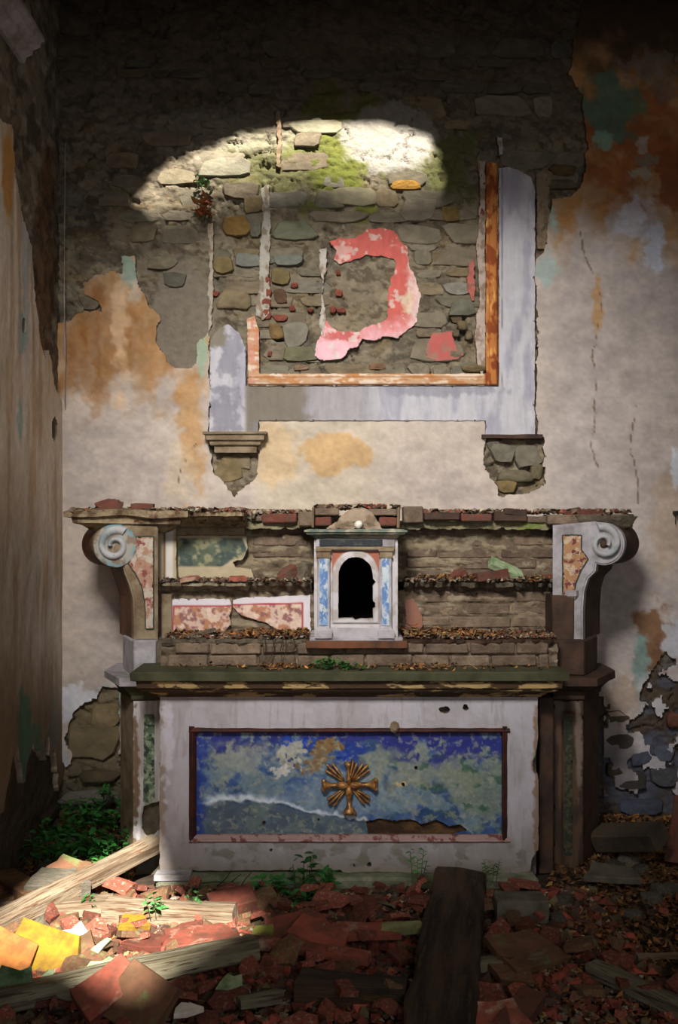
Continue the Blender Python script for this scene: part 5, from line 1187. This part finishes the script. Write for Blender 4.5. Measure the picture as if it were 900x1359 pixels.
slab('yellow_stone', G(178, 1228, .05), .13, .09, .05, (R(12), R(6), R(10)), M['yellow'], 'small yellow stone just below the short sunlit beam', 'stone', seed=13, cut=.3)
slab('olive_fragment', G(349, 1238, .07), .09, .07, .025, (R(18), R(-8), R(-5)), material('olive_tile', (138, 140, 66), (104, 96, 52), 14, .45, .6, bscale=50, bump=.7), 'small olive green tile on the red rubble in the middle', seed=14)
slab('red_tile', G(390, 1228, .08), .26, .16, .03, (R(10), R(-10), R(18)), M['tile'], 'large red tile in the middle behind the long red batten', seed=15)
slab('red_tile', G(425, 1240, .08), .24, .14, .03, (R(14), R(12), R(-20)), M['tile'], 'large red tile right of centre, leaning on its neighbour', seed=16)
slab('red_tile', G(486, 1236, .06), .28, .10, .03, (R(8), R(2), R(3)), M['tile'], 'flat dark red tile left of the wide rotten beam', seed=17)
slab('wooden_board', G(530, 1232, .07), .2, .07, .025, (R(10), R(-6), R(-12)), material('pale_green_board', (150, 148, 98), (110, 110, 70), 12, .4, .6, bscale=50, bump=.6), 'pale yellow green board against the wide rotten beam', 'board', seed=18)
slab('white_flake', G(250, 1340, .08), .10, .06, .02, (R(10), 0, R(8)), M['white'], 'white plaster flake in the shaded rubble at the bottom', 'plaster flake', seed=19, cut=.5)
slab('green_flake', G(306, 1305, .07), .09, .08, .02, (R(20), 0, R(-8)), M['lichen'], 'pale green flake below the end of the long grey beam', 'flake', seed=20, cut=.5)
slab('stone_block', G(690, 1208, .05), .22, .13, .12, (0, 0, R(3)), M['rock'], 'cracked stone block at the right foot of the altar', 'block', seed=21, cut=.1)
slab('red_brick', G(690, 1345, .07), .09, .26, .05, (R(6), R(10), R(-30)), M['redbrick'], 'red brick lying in the dark rubble at the lower right', 'brick', seed=22, cut=.05)
slab('grey_slab', G(815, 1160, .05), .26, .16, .03, (R(6), 0, R(-20)), M['rock'], 'flat grey slab on the leaf litter right of the altar', 'slab', seed=23, cut=.3)
slab('brown_slab', G(700, 1262, .06), .30, .24, .03, (R(12), R(5), R(30)), M['tiledark'], 'broad brown tile right of the short pale plank', seed=24, cut=.3)
slab('red_tile', G(640, 1350, .07), .34, .16, .03, (R(12), R(-6), R(-10)), M['tile'], 'red and white streaked tile at the bottom right of the wide rotten beam', seed=25, cut=.3)
slab('grey_stone', G(78, 1180, .08), .28, .18, .12, (R(8), R(4), R(10)), M['rock'], 'grey stone behind the leaning beam near the left wall', 'stone', seed=26, cut=.3)
slab('brown_stone', G(96, 1160, .1), .2, .14, .09, (R(8), R(10), R(-14)), M['tiledark'], 'brown stone between the weeds and the leaning beam', 'stone', seed=27, cut=.3)
# ---- loose pieces on the altar's ledges
z1t = PZ(848, 5.10); z2t = PZ(772, 5.32); z4t = PZ(679, 5.22)
def on(px, z, Y, dz=0): return Vector((PX(px, Y), Y, z+dz))
slab('red_brick', on(651, z2t, 5.36, .03), .17, .09, .045, (R(-4), R(-7), R(12)), M['redbrick'], 'dark red brick on the middle ledge of the altar, right side', 'brick', seed=30, cut=.06)
slab('green_tile', on(672, z2t, 5.40, .06), .19, .07, .03, (R(38), R(24), R(6)), M['lichen'], 'pale green tile strip leaning behind the dark red brick on the ledge', seed=31, cut=.06)
slab('red_tile', on(608, z2t, 5.38, .035), .10, .07, .03, (R(30), R(-25), R(-20)), M['redbrick'], 'red tile chip on the middle ledge left of the dark red brick', seed=32, cut=.5)
slab('red_tile', on(728, z2t, 5.38, .02), .08, .06, .02, (R(10), R(0), R(10)), M['tile'], 'red chip at the right end of the middle ledge', seed=33, cut=.5)
slab('terracotta_tile', on(253, z2t, 5.34, .015), .10, .07, .02, (R(6), R(-8), R(0)), M['tile'], 'orange tile chip at the left end of the middle ledge', seed=34, cut=.4)
slab('terracotta_tile', on(316, z2t, 5.34, .015), .09, .06, .022, (R(8), 0, R(6)), M['tile'], 'orange tile chip on the middle ledge under the green panel', seed=35, cut=.3)
slab('brown_rock', on(382, z2t, 5.40, .035), .11, .08, .06, (R(20), R(-25), R(6)), M['redbrick'], 'reddish stone on the middle ledge left of the tabernacle', 'stone', seed=36, cut=.5)
slab('brown_rock', on(404, z2t, 5.36, .05), .07, .06, .10, (R(10), R(14), R(6)), M['mortar'], 'upright stone against the left side of the tabernacle', 'stone', seed=37, cut=.5)
slab('wooden_lath', on(268, z1t, 5.16, .022), .14, .03, .014, (R(4), R(-18), R(8)), M['greywood'], 'splintered grey lath before the cracked coral panel', 'lath', seed=38)
slab('red_brick', on(142, z4t, 5.3, .03), .10, .12, .045, (R(10), R(-20), R(20)), M['redbrick'], 'red brick piece on top of the left corner cornice', 'brick', seed=39, cut=.3)
slab('red_brick', on(156, z4t, 5.32, .03), .06, .08, .04, (R(20), R(26), R(0)), M['redbrick'], 'red brick piece leaning on its neighbour above the left scroll', 'brick', seed=40, cut=.3)
slab('red_brick', on(190, z4t, 5.34, .022), .11, .1, .04, (R(4), R(3), R(0)), M['redbrick'], 'flat red brick half right of the left corner on the top cornice', 'brick', seed=41, cut=.4)
slab('red_brick', on(780, z4t, 5.42, -.0), .14, .09, .03, (R(2), R(-3), R(4)), M['redbrick'], 'bright red brick lying on top above the right scroll', 'brick', seed=42, cut=.1)
slab('red_brick', on(757, z4t, 5.42, -.002), .10, .09, .03, (R(4), R(-14), R(4)), M['redbrick'], 'red brick piece left of the bright red one on the top', 'brick', seed=43, cut=.4)
slab('dark_brick', on(682, z4t, 5.42, .0), .11, .09, .03, (0, R(5), R(4)), M['darkbrown'], 'dark brick lying on the top course right of the middle', 'brick', seed=44, cut=.3)
slab('dark_brick', on(572, z4t, 5.42, .0), .10, .07, .02, (R(4), R(12), R(4)), M['redbrick'], 'thin red tile on the top course right of the tabernacle', 'brick', seed=45, cut=.5)
# small crumbs along every ledge (nobody could count them)
def crumbs(name, label, cat, spots, n, s0, s1, cols, leafy=False, seed=1):
    r = random.Random(seed); V = []; Fs = []; cs = []
    for i in range(n):
        x0_, x1_, y0_, y1_, zz = spots[r.randrange(len(spots))]
        x, y = r.uniform(x0_, x1_), r.uniform(y0_, y1_); z = (fh(x, y) if zz is None else zz)+r.uniform(.001, .014)*(1 if not leafy else 1.6)
        s = r.uniform(s0, s1); col = cols[r.randrange(len(cols))]; kk = r.uniform(.7, 1.2); col = tuple(v*kk for v in col)
        M3 = Euler((r.uniform(-.7, .7), r.uniform(-.7, .7), r.uniform(0, 6.28))).to_matrix(); b = len(V)
        if leafy: pts = [(-.5, 0, .06), (-.1, .26, -.04), (.5, 0, .08), (-.1, -.26, -.02)]; fs = [(0, 1, 2), (0, 2, 3)]
        else: pts = [(-.5, -.3, 0), (.4, -.4, 0), (.5, .3, 0), (-.3, .4, 0), (.0, .0, .45)]; fs = [(0, 1, 4), (1, 2, 4), (2, 3, 4), (3, 0, 4)]
        for p in pts: V.append(M3@(Vector(p)*s)+Vector((x, y, z))); cs.append(col)
        for f in fs: Fs.append(tuple(b+k for k in f))
    o = new_mesh(name, V, Fs, M['litter'], cs, False, None, 'stuff'); return tag(o, label, cat)
LB = [(112, 76, 44), (92, 62, 38), (134, 92, 50), (74, 56, 40), (150, 108, 60), (104, 84, 60)]
DB = [(128, 112, 92), (106, 88, 70), (150, 138, 118), (120, 66, 50), (84, 68, 54)]
crumbs('leaf_litter', 'brown dry leaf litter over the floor right of the altar', 'leaf litter', [(1.0, XR, 4.4, 5.9, None), (1.0, XR, 4.0, 5.9, None), (1.25, 1.9, 4.8, 5.9, None), (.6, XR, 3.5, 4.6, None)], 9000, .02, .05, LB, True, 1)
crumbs('leaf_litter', 'dry leaves and scraps strewn among the tiles in the foreground', 'leaf litter', [(-1.58, .9, 3.4, 4.85, None), (-1.5, .2, 4.3, 4.85, None)], 6500, .015, .045, LB+[(176, 150, 98), (120, 60, 44)], True, 2)
crumbs('leaf_litter', 'dry leaves under the weeds by the left wall', 'leaf litter', [(XL+.05, -1.0, 4.7, 5.95, None)], 3500, .02, .05, LB, True, 3)
crumbs('rubble_grit', 'fine tile grit and mortar crumbs over the foreground', 'grit', [(-1.58, 1.2, 3.4, 4.87, None)], 9000, .012, .035, DB+[(150, 78, 58), (140, 70, 54)], False, 4)
crumbs('tile_rubble', 'small chips of broken roof tile covering the foreground', 'rubble', [(-1.58, 1.2, 3.4, 4.87, None), (-1.5, .2, 3.8, 4.7, None)], 3000, .03, .075, [(146, 72, 56), (120, 62, 48), (106, 76, 60), (100, 90, 62), (84, 62, 50)], False, 14)
crumbs('plaster_chips', 'pale plaster and tile chips among the sunlit rubble at the left', 'chips', [(-1.45, -.3, 4.0, 4.75, None)], 1400, .02, .05, [(210, 190, 170), (190, 130, 110), (170, 96, 76), (200, 180, 120)], False, 15)
lx = lambda a, Y: PX(a, Y)
crumbs('ledge_debris', 'mortar crumbs lying along the middle ledge of the altar', 'debris', [(lx(205, 5.33), lx(412, 5.33), 5.31, 5.49, z2t), (lx(540, 5.33), lx(745, 5.33), 5.31, 5.49, z2t)], 1500, .008, .028, DB, False, 5)
crumbs('ledge_leaves', 'withered leaves heaped on the lowest ledge of the altar', 'dead leaves', [(lx(320, 5.2), lx(410, 5.2), 5.1, 5.36, z1t+.008), (lx(536, 5.2), lx(640, 5.2), 5.1, 5.38, z1t+.008), (lx(222, 5.2), lx(410, 5.2), 5.12, 5.36, z1t), (lx(536, 5.2), lx(735, 5.2), 5.12, 5.38, z1t)], 1500, .015, .045, LB+[(160, 96, 50)], True, 6)
crumbs('ledge_debris', 'mortar crumbs lying along the lowest ledge of the altar', 'debris', [(lx(225, 5.2), lx(410, 5.2), 5.1, 5.38, z1t), (lx(536, 5.2), lx(735, 5.2), 5.1, 5.4, z1t)], 1600, .008, .026, DB, False, 7)
crumbs('ledge_leaves', 'withered leaves on the middle ledge by the dark red brick', 'dead leaves', [(lx(560, 5.3), lx(640, 5.3), 5.31, 5.45, z2t+.008), (lx(690, 5.3), lx(740, 5.3), 5.31, 5.45, z2t)], 500, .015, .04, LB, True, 8)
crumbs('top_rubble', 'crumbled brick and mortar along the broken top of the altar', 'debris', [(lx(95, 5.25), lx(325, 5.25), 5.2, 5.6, z4t), (lx(420, 5.3), lx(530, 5.3), 5.2, 5.4, PZ(675, 5.18)), (lx(540, 5.4), lx(840, 5.4), 5.38, 5.6, PZ(681, 5.4)), (lx(325, 5.4), lx(420, 5.4), 5.38, 5.6, PZ(682, 5.4))], 2200, .01, .04, DB, False, 9)
crumbs('mensa_leaves', 'orange dead leaves on the altar slab at the right of the weeds', 'dead leaves', [(lx(520, 5.1), lx(590, 5.1), 4.92, 5.06, zt), (lx(350, 5.1), lx(400, 5.1), 4.95, 5.06, zt), (lx(220, 5.1), lx(720, 5.1), 4.92, 5.07, zt)], 500, .012, .04, LB+[(176, 110, 50)], True, 10)
# ---- weeds
def weed(name, loc, n, hgt, spread, leaf, label, seed=1, mat='leaf', fern=False):
    r = random.Random(seed); e = empty(name, loc, label, 'plant')
    Vl = []; Fl = []; bm = bmesh.new()
    for i in range(n):
        a = r.uniform(0, 6.28); d = spread*math.sqrt(r.random()); h = hgt*r.uniform(.45, 1.0)
        b = Vector((d*math.cos(a)*.6, d*math.sin(a)*.4, 0)); t = Vector((d*math.cos(a), d*math.sin(a)*.6, h))
        pts = [b, b.lerp(t, .5)+Vector((0, 0, h*.08)), t]
        tb_ = tube_bm([p+Vector(loc) for p in pts], .0018, 4)
        me_ = bpy.data.meshes.new('tmp'); tb_.to_mesh(me_); tb_.free(); bm.from_mesh(me_); bpy.data.meshes.remove(me_)
        m = 5 if not fern else 9
        for k in range(m):
            f = .35+.65*k/(m-1); c = b.lerp(t, f)+Vector((0, 0, h*.08)); s = leaf*r.uniform(.6, 1.2)*(1-.35*f if fern else 1)
            rot = Euler((r.uniform(-.6, .6), r.uniform(-.7, .3), a+k*2.4 if not fern else (k % 2)*3.14+r.uniform(-.4, .4))).to_matrix(); q = len(Vl)
            for p in ((0, 0, 0), (.35, .28, .06), (.75, .2, .02), (1.1, 0, -.1), (.75, -.2, .02), (.35, -.28, .06), (.5, 0, -.04)): Vl.append(rot@(Vector(p)*s)+c+Vector(loc))
            Fl += [(q, q+1, q+6), (q+1, q+2, q+6), (q+2, q+3, q+6), (q+3, q+4, q+6), (q+4, q+5, q+6), (q+5, q, q+6)]
    bm_obj('stems', bm, M['stem'], e, kind='stuff')
    new_mesh('leaves', Vl, Fl, M[mat], None, True, e, 'stuff')
    return e
M['palegreen'] = material('pale_leaf', (92, 150, 84), (60, 118, 60), 12, .4, .6, rough=.5, bscale=40, bump=.2, rnd=.2)
weed('weed', (PX(402, 4.78), 4.78, .02), 7, .17, .06, .05, 'tall leafy weed standing before the frontal under the cross', 1)
weed('weed', (PX(360, 4.76), 4.76, .02), 9, .08, .09, .045, 'low weed left of the tall leafy one at the altar foot', 2)
weed('weed', (PX(436, 4.78), 4.78, .02), 9, .10, .08, .045, 'low weed right of the tall leafy one at the altar foot', 3)
weed('weed', (PX(400, 4.7), 4.70, .01), 12, .05, .16, .04, 'creeping weed spreading before the altar step', 4)
weed('fern_weed', (PX(553, 4.83), 4.83, .05), 4, .17, .05, .03, 'small fern-like sprig just left of the dark beam end', 5, fern=True)
weed('fern_weed', (PX(652, 4.84), 4.84, .05), 3, .12, .04, .025, 'small sprig right of the dark beam end', 6, fern=True)
for i, (px, py, lab) in enumerate(((78, 1118, 'leafy weeds at the foot of the left wall corner'), (106, 1104, 'dense weeds against the back wall left of the altar'), (138, 1110, 'dense weeds beside the left pier of the altar'),
                                   (112, 1132, 'low weeds in front of the dense weeds at the left'), (150, 1136, 'low weeds in front of the left pier'), (62, 1150, 'sparse weeds by the left wall'))):
    g = G(px, py, .02); g.y = min(g.y, 5.85); weed('weed', (g.x, g.y, fh(g.x, g.y)), 22, .13+.02*(i % 3), .15, .05, lab, 20+i)
weed('weed', (PX(150, 5.1), 5.05, .02), 9, .08, .12, .04, 'small weeds behind the leaning beam at the pier foot', 31)
weed('weed', (PX(140, 5.85), 5.85, .17), 6, .08, .06, .04, 'weed sprouting from the masonry left of the pier', 32)
weed('weed', (PX(210, 4.38), 4.38, .06), 5, .09, .07, .035, 'small sunlit sprouts among the red tiles', 33, 'palegreen')
weed('weed', (PX(262, 4.5), 4.5, .05), 4, .07, .06, .03, 'green sprout below the short sunlit beam', 34, 'palegreen')
weed('weed', (PX(128, 4.55), 4.55, .04), 5, .05, .06, .03, 'green sprouts by the small yellow stone', 35)
weed('weed', (PX(436, 5.0), 5.0, zt), 14, .045, .09, .03, 'green weeds on the altar slab below the tabernacle', 40)
weed('weed', (PX(470, 5.0), 4.99, zt), 10, .03, .08, .026, 'low green weeds on the altar slab below the tabernacle arch', 41)
weed('weed', (PX(386, 5.2), 5.14, z1t), 4, .03, .03, .022, 'tiny green weed on the lowest ledge left of the tabernacle', 42)
weed('weed', (PX(270, 5.95), 5.93, PZ(252, 5.93)), 5, .09, .05, .035, 'green tuft growing from the wall high on the left', 43, 'palegreen')
M['rustleaf'] = material('rust_leaf', (176, 92, 48), (140, 116, 72), 14, .45, .6, rough=.7, bscale=40, bump=.3, rnd=.1)
weed('dried_plant', (PX(271, 5.95), 5.93, PZ(292, 5.93)), 8, .12, .04, .055, 'rust-orange dried leaves hanging on the wall high on the left', 44, 'rustleaf')
weed('dried_plant', (PX(549, 5.2), 5.16, z1t), 5, .07, .03, .03, 'rusty dried plant right of the tabernacle', 45, 'rustleaf')
# dry twigs
def twig(name, pts, r, label, group=None):
    o = bm_obj(name, tube_bm(pts, r, 5, .5), M['twig']); return tag(o, label, 'twig', group)
for k, (a, b, c_) in enumerate((((288, 1176), (300, 1166), (308, 1154)), ((300, 1178), (310, 1168), (320, 1160)), ((320, 1176), (326, 1166), (334, 1158)), ((268, 1172), (288, 1170), (300, 1172)))):
    twig('twig', [P(*a, 4.84), P(*b, 4.83), P(*c_, 4.85)], .003, 'thin dry twig sticking up before the altar step', 'dry twigs before the step')
twig('fallen_branch', [P(796, 1136, 5.4), P(812, 1118, 5.4), P(818, 1108, 5.45), P(832, 1130, 5.3)], .008, 'dark branch bent against the wall right of the altar')
twig('fallen_branch', [P(794, 955, 5.93), P(806, 945, 5.92), P(822, 943, 5.92), P(834, 952, 5.93)], .004, 'thin branch against the wall beside the right pier')
twig('fallen_branch', [P(800, 1112, 5.6), P(840, 1105, 5.6), P(870, 1100, 5.7)], .007, 'dark branch lying level near the tipped block')
for k in range(6):
    x = 352+k*7+(k % 2)*3
    twig('dead_vine', [P(x, 848, 5.05), P(x+rf.uniform(-5, 5), 862, 5.045), P(x+rf.uniform(-8, 8), 882, 5.05)], .0025, 'dead reddish vine hanging over the lowest bricks', 'dead vines over the lowest bricks')
# black iron hook fixed at the right edge of the wall
hk = bm_obj('iron_bracket', box_bm(PX(896, 5.93), PX(903, 5.93), 5.9, 5.98, PZ(683, 5.93), PZ(678, 5.93)), M['iron'], wall_back)
bm_obj('iron_bracket', tube_bm([P(897, 683, 5.93), P(896.5, 696, 5.93)], .0025), M['iron'], wall_back)
